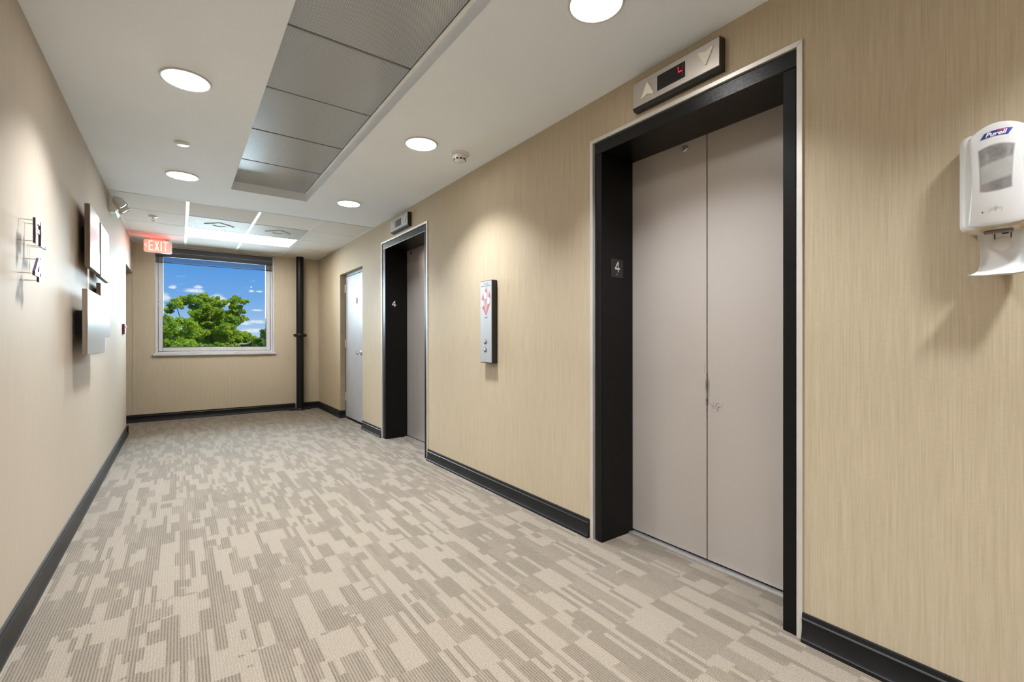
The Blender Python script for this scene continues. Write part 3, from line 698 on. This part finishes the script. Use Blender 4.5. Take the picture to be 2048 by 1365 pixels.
# ------------------------------------------------------------------ emergency light on the left wall
em = thing('emergency_light', 'white emergency light with swivel lamp heads high on the left wall', 'emergency light', (XL, 5.5, 2.33))
mb = MB(); mb.prism([(XL, 2.262), (XL+.045, 2.262), (XL+.058, 2.285), (XL+.056, 2.39), (XL+.05, 2.402), (XL, 2.402)], 'y', 5.40, 5.68, .003); obj('housing', mb, M_WHITEP2, parent=em, smooth=40)
M_GREENL = mat('green_indicator', (.35, .55, .45), .2, emit=(.45, .9, .65), estr=.35)
mb = MB(); mb.lathe([(.0, -.016), (.014, -.013), (.018, 0)], (XL+.025, 5.44, 2.263), n=16, cap=False); obj('indicator_lens', mb, M_GREENL, parent=em, smooth=60)
for yy, dy in ((5.42, -.02), (5.62, .02)):
    c0 = Vector((XL+.07, yy, 2.352)); dr = Vector((.62, dy*4, -.72)).normalized()
    mb = MB(); mb.lathe([(.016, -.045), (.03, -.04), (.043, -.02), (.045, .03), (.047, .034), (.047, .046), (.044, .047), (.041, .036), (.02, .02), (.001, .016)], c0, dr, 28); hd = obj('lamp_head', mb, M_WHITEP2, parent=em, smooth=35)
    mb = MB(); mb.lathe([(.041, .038), (.02, .044), (.001, .046)], c0, dr, 24, cap=False); obj('lens', mb, M_CHROME, parent=hd, smooth=60)
    mb = MB(); mb.tube([(XL+.05, yy, 2.36), tuple(c0-dr*.03)], .012, 10); obj('swivel', mb, M_WHITEP2, parent=em, smooth=60)

# small wall box by the left opening
tb = thing('alarm_box', 'small magenta and white box on the left wall beside the opening', 'alarm box', (XL, 6.65, 1.235))
mb = MB(); mb.box(XL, XL+.021, 6.58, 6.72, 1.18, 1.292, .002, 1); obj('body', mb, mat('magenta_plastic', (.20, .02, .085), .4), parent=tb)
mb = MB(); mb.box(XL+.021, XL+.024, 6.583, 6.717, 1.183, 1.289, .001, 1); obj('cover', mb, M_WHITEP, parent=tb)
mb = MB(); mb.box(XL+.024, XL+.034, 6.61, 6.69, 1.255, 1.27, .002, 1); obj('pull_bar', mb, M_WHITEP, parent=tb)

# ------------------------------------------------------------------ pictures on the left wall
def picture(y0, y1, z0, z1, xb, xf, label):
    t = thing('wall_panel_picture', label, 'picture', (XL, (y0+y1)/2, z0), 'brushed metal pictures on the left wall')
    mb = MB(); mb.box(xb, xf-.002, y0, y1, z0, z1, .0015, 1); obj('panel', mb, M_PICSIDE, parent=t)
    mb = MB(); mb.box(xf-.002, xf, y0+.002, y1-.002, z0+.002, z1-.002); obj('metal_face', mb, M_PIC, parent=t)
    mb = MB(); mb.box(XL, xb, y0+.17, y1-.17, z0+.12, z1-.12); obj('cleat', mb, M_CLEAT, parent=t)
picture(3.853, 4.27, 1.57, 1.962, -.474, -.447, 'brushed metal square picture, upper row, nearest the floor marker')
picture(4.34, 4.81, 1.562, 1.943, -.474, -.447, 'brushed metal square picture, upper row, farther from the floor marker')
picture(3.61, 4.375, 1.026, 1.412, -.455, -.43, 'wide brushed metal picture, lower row, standing proudest of the wall')
picture(4.43, 4.96, 1.137, 1.526, -.483, -.457, 'brushed metal picture half hidden behind the wide lower one')

# ------------------------------------------------------------------ floor marker letters on stand-offs
M_VIOLET = mat('violet_fringe_edge', (.055, .03, .085), .3)  # chrome sides; the violet paints in their reflections and colour fringe
M_LETF = mat('polished_letter_face', (.80, .80, .80), .2, metal=.7)
def letter(nm, polys, pins, label, xb=-.4665, xf=-.458):
    ys = [p[0] for q in polys for p in q]; zs = [p[1] for q in polys for p in q]
    t = thing('wall_letter', label, 'letter', (XL, sum(ys)/len(ys), min(zs)), 'floor marker letters on the left wall')
    mb = MB()
    for q in polys: mb.prism(q, 'x', xb, xf-.001)
    obj('letter_body', mb, M_VIOLET, parent=t)
    mb = MB()
    for q in polys: mb.prism(q, 'x', xf-.001, xf)
    obj('letter_face', mb, M_LETF, parent=t)
    for (py, pz) in pins:
        obj('standoff_pin', MB().tube([(XL, py, pz), (xb, py, pz)], .0022, 8), M_CHROME, parent=t, smooth=60)
bar = lambda y0, y1, z0, z1: [(y0, z0), (y1, z0), (y1, z1), (y0, z1)]
letter('F', [bar(2.575, 2.597, 1.497, 1.597), bar(2.597, 2.645, 1.577, 1.597), bar(2.597, 2.637, 1.54, 1.558)], [(2.586, 1.588), (2.586, 1.505)], 'polished letter F with violet edges on the left wall')
letter('L', [bar(2.662, 2.684, 1.497, 1.597), bar(2.684, 2.726, 1.497, 1.515)], [(2.673, 1.588), (2.715, 1.506)], 'polished letter L with violet edges on the left wall')
letter('dot', [bar(2.742, 2.760, 1.497, 1.513)], [(2.751, 1.505)], 'small square full stop after the letter L on the left wall')
letter('4', [[(2.628, 1.445), (2.655, 1.445), (2.593, 1.383), (2.566, 1.383)], bar(2.566, 2.668, 1.368, 1.385), bar(2.633, 2.655, 1.348, 1.445)], [(2.64, 1.44), (2.58, 1.377), (2.644, 1.354)], 'polished number 4 with violet edges below the letters on the left wall')

# ------------------------------------------------------------------ black pipe in the far corner
pp = thing('standpipe', 'black vertical pipe in the far right corner beside the window', 'pipe', (1.562, 7.93, 0)); c = (1.562, 7.93, 0)
obj('pipe', MB().lathe([(.0545, 0), (.0545, 2.45)], c, n=32), M_PIPE, parent=pp, smooth=50)
cl_ = obj('coupling', MB().lathe([(.056, 1.163), (.074, 1.166), (.080, 1.178), (.080, 1.2), (.074, 1.211), (.056, 1.214)], c, n=32), M_PIPE, parent=pp, smooth=40)
for s in (-1, 1): obj('coupling_bolt', MB().lathe([(.013, 1.172), (.016, 1.18), (.016, 1.2), (.013, 1.208)], (c[0]+s*.083, c[1]-.01, 0), n=10), M_PIPE, parent=cl_, smooth=40)
mb = MB(); mb.lathe([(.075, 0), (.075, .01), (.06, .022), (.056, .03)], c, n=24); obj('floor_flange', mb, M_PIPE, parent=pp, smooth=40)
for a, b, k in ((1.40, 1.51, 0), (1.62, 1.72, 1)):
    mb = MB(); mb.box(a, b, 7.90, 7.985, 0, .016, .004, 1); obj('base_plate', mb, M_PIPE, parent=pp)

# ------------------------------------------------------------------ hand sanitizer dispenser
YC = .237
hs = thing('hand_sanitizer_dispenser', 'white wall dispenser with drip tray beside the nearest elevator', 'dispenser', (XR, YC, 1.28))
Pm = lambda x, u, z: (x, YC-u, z)
def housing(mb):
    # layers from the wall outward, rounded outline
    layers = ((XR, .0785, 1.416, 1.680, .02), (XR-.035, .0795, 1.412, 1.683, .02), (XR-.058, .078, 1.411, 1.680, .02), (XR-.070, .072, 1.413, 1.674, .02), (XR-.080, .060, 1.418, 1.662, .02))
    rings = []
    for (x, w, z0, z1, r) in layers:
        out = rrect(-w, w, z0, z1, r, 5)
        rings.append([Pm(x, u, z-(.012*(1-(u/w)**2) if z < 1.5 else -.006*(1-(u/w)**2))) for u, z in out])
    n = len(rings[0]); v = [p for q in rings for p in q]
    f = [(k*n+i, k*n+(i+1) % n, (k+1)*n+(i+1) % n, (k+1)*n+i) for k in range(len(rings)-1) for i in range(n)]
    f += [tuple(range((len(rings)-1)*n, len(rings)*n)), tuple(range(n))[::-1]]
    mb.raw(v, f); bmesh.ops.recalc_face_normals(mb.bm, faces=mb.bm.faces)
M_DISP = mat('dispenser_white', (.63, .62, .605), .28)
def stained():
    m, N, p = base_mat('dispenser_stained_white')
    pos = N.n('ShaderNodeNewGeometry').outputs['Position']
    px, py, pz = N.xyz(pos)[:3]
    st = N.noise(N.vm('MULTIPLY', pos, (30, 30, 60)), 1, 4, .6)
    low = N.rng(pz, 1.426, 1.408)
    N.put(p.inputs['Base Color'], N.mix(N.m('MULTIPLY', low, N.rng(st, .35, .6)), C4((.63, .62, .605)), C4((.46, .33, .17))))
    p.inputs['Roughness'].default_value = .35; return m
mb = MB(); housing(mb); obj('housing', mb, stained(), parent=hs, smooth=45)
def Xf(u, z): return XR-.108+.016*(u/.055)**2+.012*((z-1.55)/.13)**2
def wc(t): return .0575-.0085*math.sin(math.pi*min(1, max(0, t)))**1.2-.002*t
zb = lambda s: 1.425-.009*(1-s*s); zt = lambda s: 1.668+.024*(1-s*s)
def cover(i, j):
    s = i*2-1; z = zb(s)+(zt(s)-zb(s))*j; u = s*wc(j); return Pm(Xf(u, z), u, z)
mb = MB(); NU, NV = 25, 21
mb.grid(cover, NU, NV)
def skirt(fn, n): # return faces back to the housing
    mb.grid(lambda i, j: (lambda p: (p[0]+(XR-.074-p[0])*j, p[1], p[2]))(fn(i)), n, 3)
skirt(lambda i: cover(i, 0), NU); skirt(lambda i: cover(1, i), NV); skirt(lambda i: cover(1-i, 1), NU); skirt(lambda i: cover(0, 1-i), NV)
bmesh.ops.remove_doubles(mb.bm, verts=mb.bm.verts, dist=.0004)
bmesh.ops.recalc_face_normals(mb.bm, faces=mb.bm.faces)
ed = [e for e in mb.bm.edges if len(e.link_faces) == 2 and e.calc_face_angle() > R(50)]
bmesh.ops.bevel(mb.bm, geom=ed, offset=.0035, segments=2, affect='EDGES', profile=.6)
cv_ = obj('front_cover', mb, M_DISP, parent=hs, smooth=35)
mb = MB(); seam = [cover(i/24, 0) for i in range(25)]+[cover(1, i/20) for i in range(1, 21)]+[cover(1-i/24, 1) for i in range(1, 25)]+[cover(0, 1-i/20) for i in range(1, 21)]
mb.tube([(XR-.0745-.006*(1-abs(p[1]-YC)/.06), YC+(p[1]-YC)*1.012, p[2]+(.0005 if p[2] > 1.5 else 0)) for p in seam], .0009, 6); obj('cover_seam', mb, M_GREYINK, parent=hs, smooth=60)
def bagmat():
    m, N, p = base_mat('clear_window_bag')
    pos = N.n('ShaderNodeNewGeometry').outputs['Position']; px, py, pz = N.xyz(pos)[:3]
    w = N.noise(N.vm('MULTIPLY', pos, (30, 30, 26)), 1, 4, .65)
    tilt = N.m('ADD', pz, N.m('MULTIPLY', py, .25))
    band = N.m('MULTIPLY', N.rng(tilt, 1.604, 1.612, 0, 1), 1.); band = N.m('SUBTRACT', 1., N.m('ADD', N.rng(tilt, 1.640, 1.648), N.m('SUBTRACT', 1., N.rng(tilt, 1.59, 1.597))))
    col = N.mix(N.rng(w, .3, .7), C4((.13, .125, .115)), C4((.27, .26, .245)))
    col = N.mix(N.m('MULTIPLY', N.m('MAXIMUM', band, 0.), .75), col, C4((.42, .405, .385)))
    yel = N.m('MULTIPLY', N.rng(N.noise(pos, 30, 2), .45, .6), N.m('MULTIPLY', N.rng(pz, 1.56, 1.535), N.rng(py, .24, .26)))
    col = N.mix(N.m('MULTIPLY', yel, .6), col, C4((.36, .25, .10)))
    N.put(p.inputs['Base Color'], col); p.inputs['Roughness'].default_value = .2
    b = N.n('ShaderNodeBump', {'Strength': .22, 'Distance': .004, 'Height': w}); N.put(p.inputs['Normal'], b.outputs[0]); return m
def winpt(i, j, off=.0008):
    s = i*2-1; z = 1.513-.004*(1-s*s)+((1.622+.008*(1-s*s))-(1.513-.004*(1-s*s)))*j; u = s*(.0282+.0042*j**2); return Pm(Xf(u, z)-off, u, z)
def rim(i, j):
    return winpt(.5+(i-.5)*1.07, .5+(j-.5)*1.05, .0004)
obj('window_rim', MB().grid(rim, 12, 12), M_GREYINK, parent=cv_, smooth=60)
obj('view_window', MB().grid(winpt, 12, 12), bagmat(), parent=cv_, smooth=60)
LG = lambda off: (lambda u, v: Pm(Xf(u, 1.6605+v)-off, u, 1.6605+v))
def logo_pt(u, v): # wavy parallelogram banner
    return (u+.18*v+0.0, v+.0035*math.sin(u/.03*1.4)*.4)
mb = MB()
def ban(i, j):
    u = -.0265+.053*i; v0 = -.0085+.0022*math.sin(i*math.pi*1.0); v1 = .0065+.0035*math.sin(i*math.pi); v = v0+(v1-v0)*j
    return LG(.0008)(u+(v)*.55, v)
mb.grid(ban, 14, 6); obj('logo_banner', mb, M_BLUE, parent=cv_)
mb = MB()
mb.grid(lambda i, j: LG(.0013)(-.003+.019*i+.003*j, .0058+.0035*math.sin(.2+i*2.6)*j*.9+.0002), 8, 4); obj('logo_swoosh', mb, M_PINK, parent=cv_)
mb = MB(); print_text(mb, 'Purell', LG(.0015), .02, fit=(.041, .0118, .0, .0002), shear=.3, offset=.0005); obj('logo_text', mb, M_WHITEINK, parent=cv_)
mb = MB(); mb.poly([Pm(Xf(-.026+.0016*math.cos(a), 1.4545+.0018*math.sin(a))-.0008, -.026+.0016*math.cos(a), 1.4545+.0018*math.sin(a)) for a in [2*math.pi*k/12 for k in range(12)]]); obj('indicator_dot', mb, M_DARKPL, parent=cv_)
mb = MB(); E = lambda u, v: Pm(Xf(u, v)-.0008, u, v)
ar = [(-.0125+.0125*(1-math.cos(math.pi*k/10))+.0, 1.4575+.0065*math.sin(math.pi*k/10)) for k in range(11)]
stroke(mb, E, list(zip(ar[:-1], ar[1:])), .0004)
for a, b in (((-.0125, 1.4575), (-.0115, 1.4525)), ((.0125, 1.4575), (.0115, 1.4535)), ((-.006, 1.4605), (.006, 1.4585)), ((-.004, 1.4575), (.004, 1.462)), ((0, 1.4635), (0, 1.452)), ((-.001, 1.466), (.001, 1.470))): stroke(mb, E, [(a, b)], .0004)
obj('hand_symbol', mb, M_GREYINK, parent=cv_)
mb = MB(); mb.box(XR-.073, XR-.060, YC-.028, YC+.028, 1.3992, 1.406, .001, 1); obj('sensor_slot', mb, M_GREYPL := mat('slot_grey', (.14, .13, .12), .4), parent=hs)
# drip tray: hourglass plate that scoops forward at the foot
prof = ((1.420, .0505, XR-.012), (1.40, .0475, XR-.0115), (1.375, .0435, XR-.011), (1.345, .0415, XR-.0115), (1.322, .0425, XR-.016), (1.305, .045, XR-.027), (1.294, .0485, XR-.044), (1.2875, .0525, XR-.065), (1.286, .057, XR-.086))
def tray(mb, inner):
    n = 17; v = []
    for (z, w, x) in prof:
        for i in range(n):
            s = i/(n-1)*2-1; e = abs(s)**6
            q = (x-XR)*-1
            v.append(Pm(x-.010*e*(1 if q < .02 else .4)-(0 if inner else -.004), s*w, z+(.004*e if q > .04 else 0)-(0 if inner else .003 if q > .02 else 0)))
    return v, n
mb = MB(); v, n = tray(mb, True); v2, _ = tray(mb, False); k = len(prof); off = len(v)
f = [(j*n+i, j*n+i+1, (j+1)*n+i+1, (j+1)*n+i) for j in range(k-1) for i in range(n-1)]
f += [(off+j*n+i, off+(j+1)*n+i, off+(j+1)*n+i+1, off+j*n+i+1) for j in range(k-1) for i in range(n-1)]
for j in range(k-1): f += [(j*n, (j+1)*n, off+(j+1)*n, off+j*n), (j*n+n-1, off+j*n+n-1, off+(j+1)*n+n-1, (j+1)*n+n-1)]
f += [((k-1)*n+i, (k-1)*n+i+1, off+(k-1)*n+i+1, off+(k-1)*n+i) for i in range(n-1)]
mb.raw(v+v2, f); bmesh.ops.recalc_face_normals(mb.bm, faces=mb.bm.faces); ty = obj('drip_tray', mb, M_DISP, parent=hs, smooth=50)
mb = MB(); mb.box(XR-.0135, XR-.0115, YC-.0125, YC+.0005, 1.403, 1.4065); mb.box(XR-.0135, XR-.0115, YC+.0135, YC+.0155, 1.391, 1.406); mb.box(XR-.0135, XR-.0115, YC-.018, YC-.016, 1.391, 1.406); obj('tray_slot', mb, M_DARKPL, parent=ty)
obj('tray_boss', MB().lathe([(.021, 0), (.018, .002), (.00005, .0025)], (XR-.0105, YC, 1.378), (-1, 0, 0), 24, cap=False), M_DISP, parent=ty, smooth=60)

# ------------------------------------------------------------------ outside: ground and trees
def groundmat():
    m, N, p = base_mat('lawn'); pos = N.n('ShaderNodeNewGeometry').outputs['Position']
    N.put(p.inputs['Base Color'], N.mix(N.noise(pos, .3, 4), C4((.05, .10, .02)), C4((.12, .17, .05)))); p.inputs['Roughness'].default_value = .95; return m
GZ = -10.0
struct('ground', boxes((-150, 150, 9, 260, GZ-.5, GZ)), groundmat())
def leafmat(name, ca, cb, cc):
    m = bpy.data.materials.new(name); m.use_nodes = True; nt = m.node_tree; N = NT(nt); p = nt.nodes['Principled BSDF']
    g = N.n('ShaderNodeNewGeometry'); rnd = g.outputs['Random Per Island']; pos = g.outputs['Position']
    col = N.mix(rnd, C4(ca), C4(cb)); col = N.mix(N.rng(N.noise(pos, 1.8, 2), .42, .62), col, C4(cc))
    N.put(p.inputs['Base Color'], col); p.inputs['Roughness'].default_value = .55; p.inputs['Specular IOR Level'].default_value = .3
    t = N.n('ShaderNodeBsdfTranslucent', {0: col})
    mx = N.n('ShaderNodeMixShader', {0: .32, 1: p.outputs[0], 2: t.outputs[0]}); N.put(nt.nodes['Material Output'].inputs[0], mx.outputs[0]); return m
M_BARK = mat('bark', (.09, .075, .055), .9, vary=.3, vscale=6)
M_BARKD = mat('dead_bark', (.33, .28, .21), .9, vary=.2, vscale=8)
LEAF = {'mid': leafmat('leaf_mid', (.15, .28, .02), (.27, .40, .035), (.42, .50, .035)), 'yellow': leafmat('leaf_yellow', (.27, .42, .02), (.46, .54, .03), (.17, .32, .025)), 'cool': leafmat('leaf_cool', (.11, .25, .045), (.22, .37, .07), (.30, .42, .07))}
def leaves(clumps, dens, size):
    V = []; sub = []
    for (cx, cy, cz, r) in clumps:
        sub.append((cx, cy, cz, r*.62))
        for k in range(9):
            d3v = rng.normal(size=3); d3v /= np.linalg.norm(d3v); d3v[2] = d3v[2]*.8+.1
            q = r*(.62+.42*rng.random()); sub.append((cx+d3v[0]*q*1.1, cy+d3v[1]*q*1.1, cz+d3v[2]*q*.92, r*(.2+.24*rng.random())))
    clumps = sub
    for (cx, cy, cz, r) in clumps:
        n = int(dens*.85*(r/.3)**2)
        dv = rng.normal(size=(n, 3)); dv /= np.linalg.norm(dv, axis=1)[:, None]
        rad = r*(.45+.62*rng.random(n)**.6)*(1+.18*np.sin(dv[:, 0]*5+cx*3)*np.sin(dv[:, 2]*6+cy))
        P = np.array([cx, cy, cz])+dv*rad[:, None]*np.array([1.08, 1.1, .95])
        nn = dv*.6+rng.normal(size=(n, 3))*.6+np.array([0, -.15, .45]); nn /= np.linalg.norm(nn, axis=1)[:, None]
        t = np.cross(nn, rng.normal(size=(n, 3))); t /= np.linalg.norm(t, axis=1)[:, None]; b = np.cross(nn, t)
        s = size*(.6+.8*rng.random(n))[:, None]
        V.append(np.stack([P-t*s, P+b*s*.45-t*s*.1, P+t*s-nn*s*.3, P-b*s*.45-t*s*.1], 1).reshape(-1, 3))
    V = np.concatenate(V); return V
def tree(name, label, clumps, trunk, lm, dens, size, cat='tree', group='trees outside the window', rt=.16):
    t = thing(name, label, cat, (trunk[0], trunk[1], GZ), group)
    V = leaves(clumps, dens, size)-np.array([trunk[0], trunk[1], GZ]); n = len(V)//4
    me = bpy.data.meshes.new('foliage'); me.from_pydata(V.tolist(), [], [(4*i, 4*i+1, 4*i+2, 4*i+3) for i in range(n)]); me.materials.append(lm)
    o = bpy.data.objects.new('foliage', me); COL.objects.link(o); o.parent = t; o['kind'] = 'stuff'
    fork = min(c[2] for c in clumps)-1.2; tx, ty_ = trunk
    obj('trunk', MB().tube([(tx, ty_, GZ), (tx+.05, ty_, (GZ+fork)/2), (tx, ty_+.03, fork)], [rt*1.3, rt, rt*.75], 10), M_BARK, parent=t, smooth=60)
    for k, (cx, cy, cz, r) in enumerate(clumps):
        if k % 4 == 0:
            m_ = Vector(((tx+cx)/2+random.uniform(-.1, .1), (ty_+cy)/2, fork+(cz-fork)*.55))
            obj('branch', MB().tube([(tx, ty_, fork-.1), m_, (cx, cy, cz+r*.3)], [rt*.45, rt*.25, rt*.07], 6), M_BARK, parent=t, smooth=60)
    return t
A = [(-0.13, 22.75, 2.53, 0.26), (0.12, 24.3, 2.79, 0.3), (0.45, 23.34, 2.79, 0.29), (0.85, 24.89, 2.98, 0.29), (1.18, 23.93, 2.86, 0.28), (1.4, 22.98, 2.64, 0.27), (-0.35, 24.52, 2.42, 0.19), (0.72, 23.56, 2.52, 0.38), (1.14, 25.11, 2.47, 0.46), (1.47, 24.16, 2.21, 0.44), (1.78, 23.2, 1.96, 0.35), (0.9, 24.75, 1.99, 0.49), (1.26, 23.79, 1.64, 0.48), (1.66, 22.84, 1.62, 0.38), (2.12, 24.38, 2.01, 0.3), (2.3, 23.42, 2.09, 0.18), (2.39, 24.97, 2.5, 0.19), (2.03, 24.02, 2.67, 0.27), (1.86, 23.06, 2.81, 0.19), (2.22, 24.6, 2.96, 0.18), (2.37, 23.65, 2.84, 0.16), (2.03, 25.2, 2.38, 0.28), (2.09, 24.24, 3.07, 0.14), (0.67, 23.29, 1.45, 0.42), (1.22, 24.83, 1.09, 0.41), (1.64, 23.88, 1.14, 0.4), (0.56, 22.92, 2.21, 0.25)]
B = [(-0.16, 18.2, 1.58, 0.32), (0.08, 19.19, 1.76, 0.24), (0.29, 18.58, 1.6, 0.22), (-0.12, 19.57, 1.2, 0.38), (0.34, 18.96, 1.29, 0.22), (0.18, 18.34, 0.94, 0.33), (-0.31, 19.33, 0.93, 0.25), (-0.27, 18.72, 1.38, 0.23)]
Cc = [(0.2, 14.5, 0.97, 0.12), (0.43, 15.12, 0.94, 0.11), (0.78, 14.74, 0.94, 0.12), (1.08, 15.35, 0.93, 0.13), (0.56, 14.97, 0.9, 0.14), (-0.14, 14.59, 0.89, 0.11), (1.33, 15.21, 0.93, 0.13)]
D = [(3.98, 30.25, 1.61, 0.23), (4.21, 31.18, 1.27, 0.36), (3.87, 30.6, 0.97, 0.32), (4.31, 31.53, 0.78, 0.37), (4.43, 30.96, 1.45, 0.42)]
Ee = [(3.18, 35.0, 1.48, 0.43), (3.77, 36.24, 1.32, 0.38), (4.07, 35.47, 1.08, 0.34), (3.7, 36.71, 0.88, 0.45), (4.34, 35.94, 1.15, 0.28), (2.97, 35.18, 1.02, 0.33)]
Ff = [(-0.73, 32.25, 2.44, 0.2), (-0.73, 33.18, 2.13, 0.26), (-0.92, 32.6, 2.28, 0.34)]
# lower crowns, below the sight line of the window, so that the trees are whole
def skirt_clumps(cx, cy, z0, rx, n, r): return [(cx+rx*math.cos(k*2.4)*(.4+.6*((k*.618) % 1)), cy+rx*.7*math.sin(k*2.4), z0-.9*((k*.37) % 1)*rx, r) for k in range(n)]
A += [(.3+.22*k, 25.6+.2*(k % 3), 1.2+.33*((k*5) % 4), .42) for k in range(8)]
tree('leafy_tree', 'large spreading green tree filling the middle of the window', A+skirt_clumps(1.1, 24, .5, 1.5, 12, .5), (1.15, 24.2), LEAF['mid'], 2600, .03, rt=.13)
tree('leafy_tree', 'bright yellow-green bushy tree at the lower left of the window', B+skirt_clumps(0, 18.9, .5, .6, 6, .4), (.02, 18.9), LEAF['yellow'], 3000, .025, rt=.1)
tree('shrub', 'low row of light green treetops along the window bottom', Cc+skirt_clumps(.6, 15, .75, .8, 8, .16), (.6, 15.0), LEAF['yellow'], 4200, .02, rt=.07)
tree('leafy_tree', 'small rounded tree at the right edge of the window', D+skirt_clumps(4.1, 31, .3, .9, 7, .5), (4.2, 31), LEAF['cool'], 2200, .036, rt=.14)
tree('leafy_tree', 'low distant green tree right of the dead branches', Ee+skirt_clumps(3.7, 36, .3, 1.2, 8, .55), (3.7, 36), LEAF['mid'], 1900, .042, rt=.15)
tree('leafy_tree', 'dark thin tree top at the left edge of the window', Ff+skirt_clumps(-1.2, 32.7, 1.2, .9, 8, .5), (-1.1, 32.8), LEAF['cool'], 1500, .036, rt=.14)
db = thing('dead_branches', 'bare pale dead branches low right outside the window', 'branch', (1.9, 22, GZ))
obj('stem', MB().tube([(1.9, 22, GZ), (1.93, 22.02, -4), (1.9, 22, .55)], [.12, .09, .05], 8), M_BARKD, parent=db, smooth=60)
for P in ([(1.9, 22, .5), (1.86, 22, .8), (1.76, 22, .93), (1.86, 22, 1.02)], [(1.9, 22, .5), (1.95, 22, .89), (2.03, 22, .97), (2.2, 22.02, .96), (2.36, 22, 1.0), (2.46, 22, 1.07)], [(1.9, 22, .5), (1.8, 22, .86), (1.72, 22, .95)]):
    obj('branch', MB().tube(P, [.04]+[.03]*(len(P)-2)+[.012], 6), M_BARKD, parent=db, smooth=60)
for k, (fx, fy, ft, lm) in enumerate(((-9, 46, 2.6, 'mid'), (-14, 60, 4, 'cool'), (-4.5, 55, 1.7, 'cool'), (9.5, 50, 2.2, 'mid'), (15, 64, 3.2, 'cool'), (3.2, 62, .95, 'cool'), (7, 70, 1.2, 'mid'), (22, 70, 2.5, 'mid'))):
    rad = 3.2 if k not in (5, 6) else 4.2
    cl2 = [(fx+rad*math.cos(q*2.4)*((q*.618) % 1)**.5, fy+rad*.6*math.sin(q*2.4)*((q*.618) % 1)**.5, ft-1.1-.6*rad*((q*.37) % 1), 1.1) for q in range(16)]
    tree('distant_tree', 'hazy distant tree on the horizon beyond the right edge of the dead branches' if k == 6 else 'hazy distant tree on the horizon behind the large tree' if k == 5 else ('distant rounded tree left of everything seen through the window', 'tall distant tree at the far left of the tree line', 'low distant tree left of the large tree', 'distant tree right of the window view', 'tall distant tree at the far right of the tree line', '', '', 'farthest distant tree on the right of the tree line')[k], cl2, (fx, fy), LEAF[lm], 70, .13, group='distant trees', rt=.2)
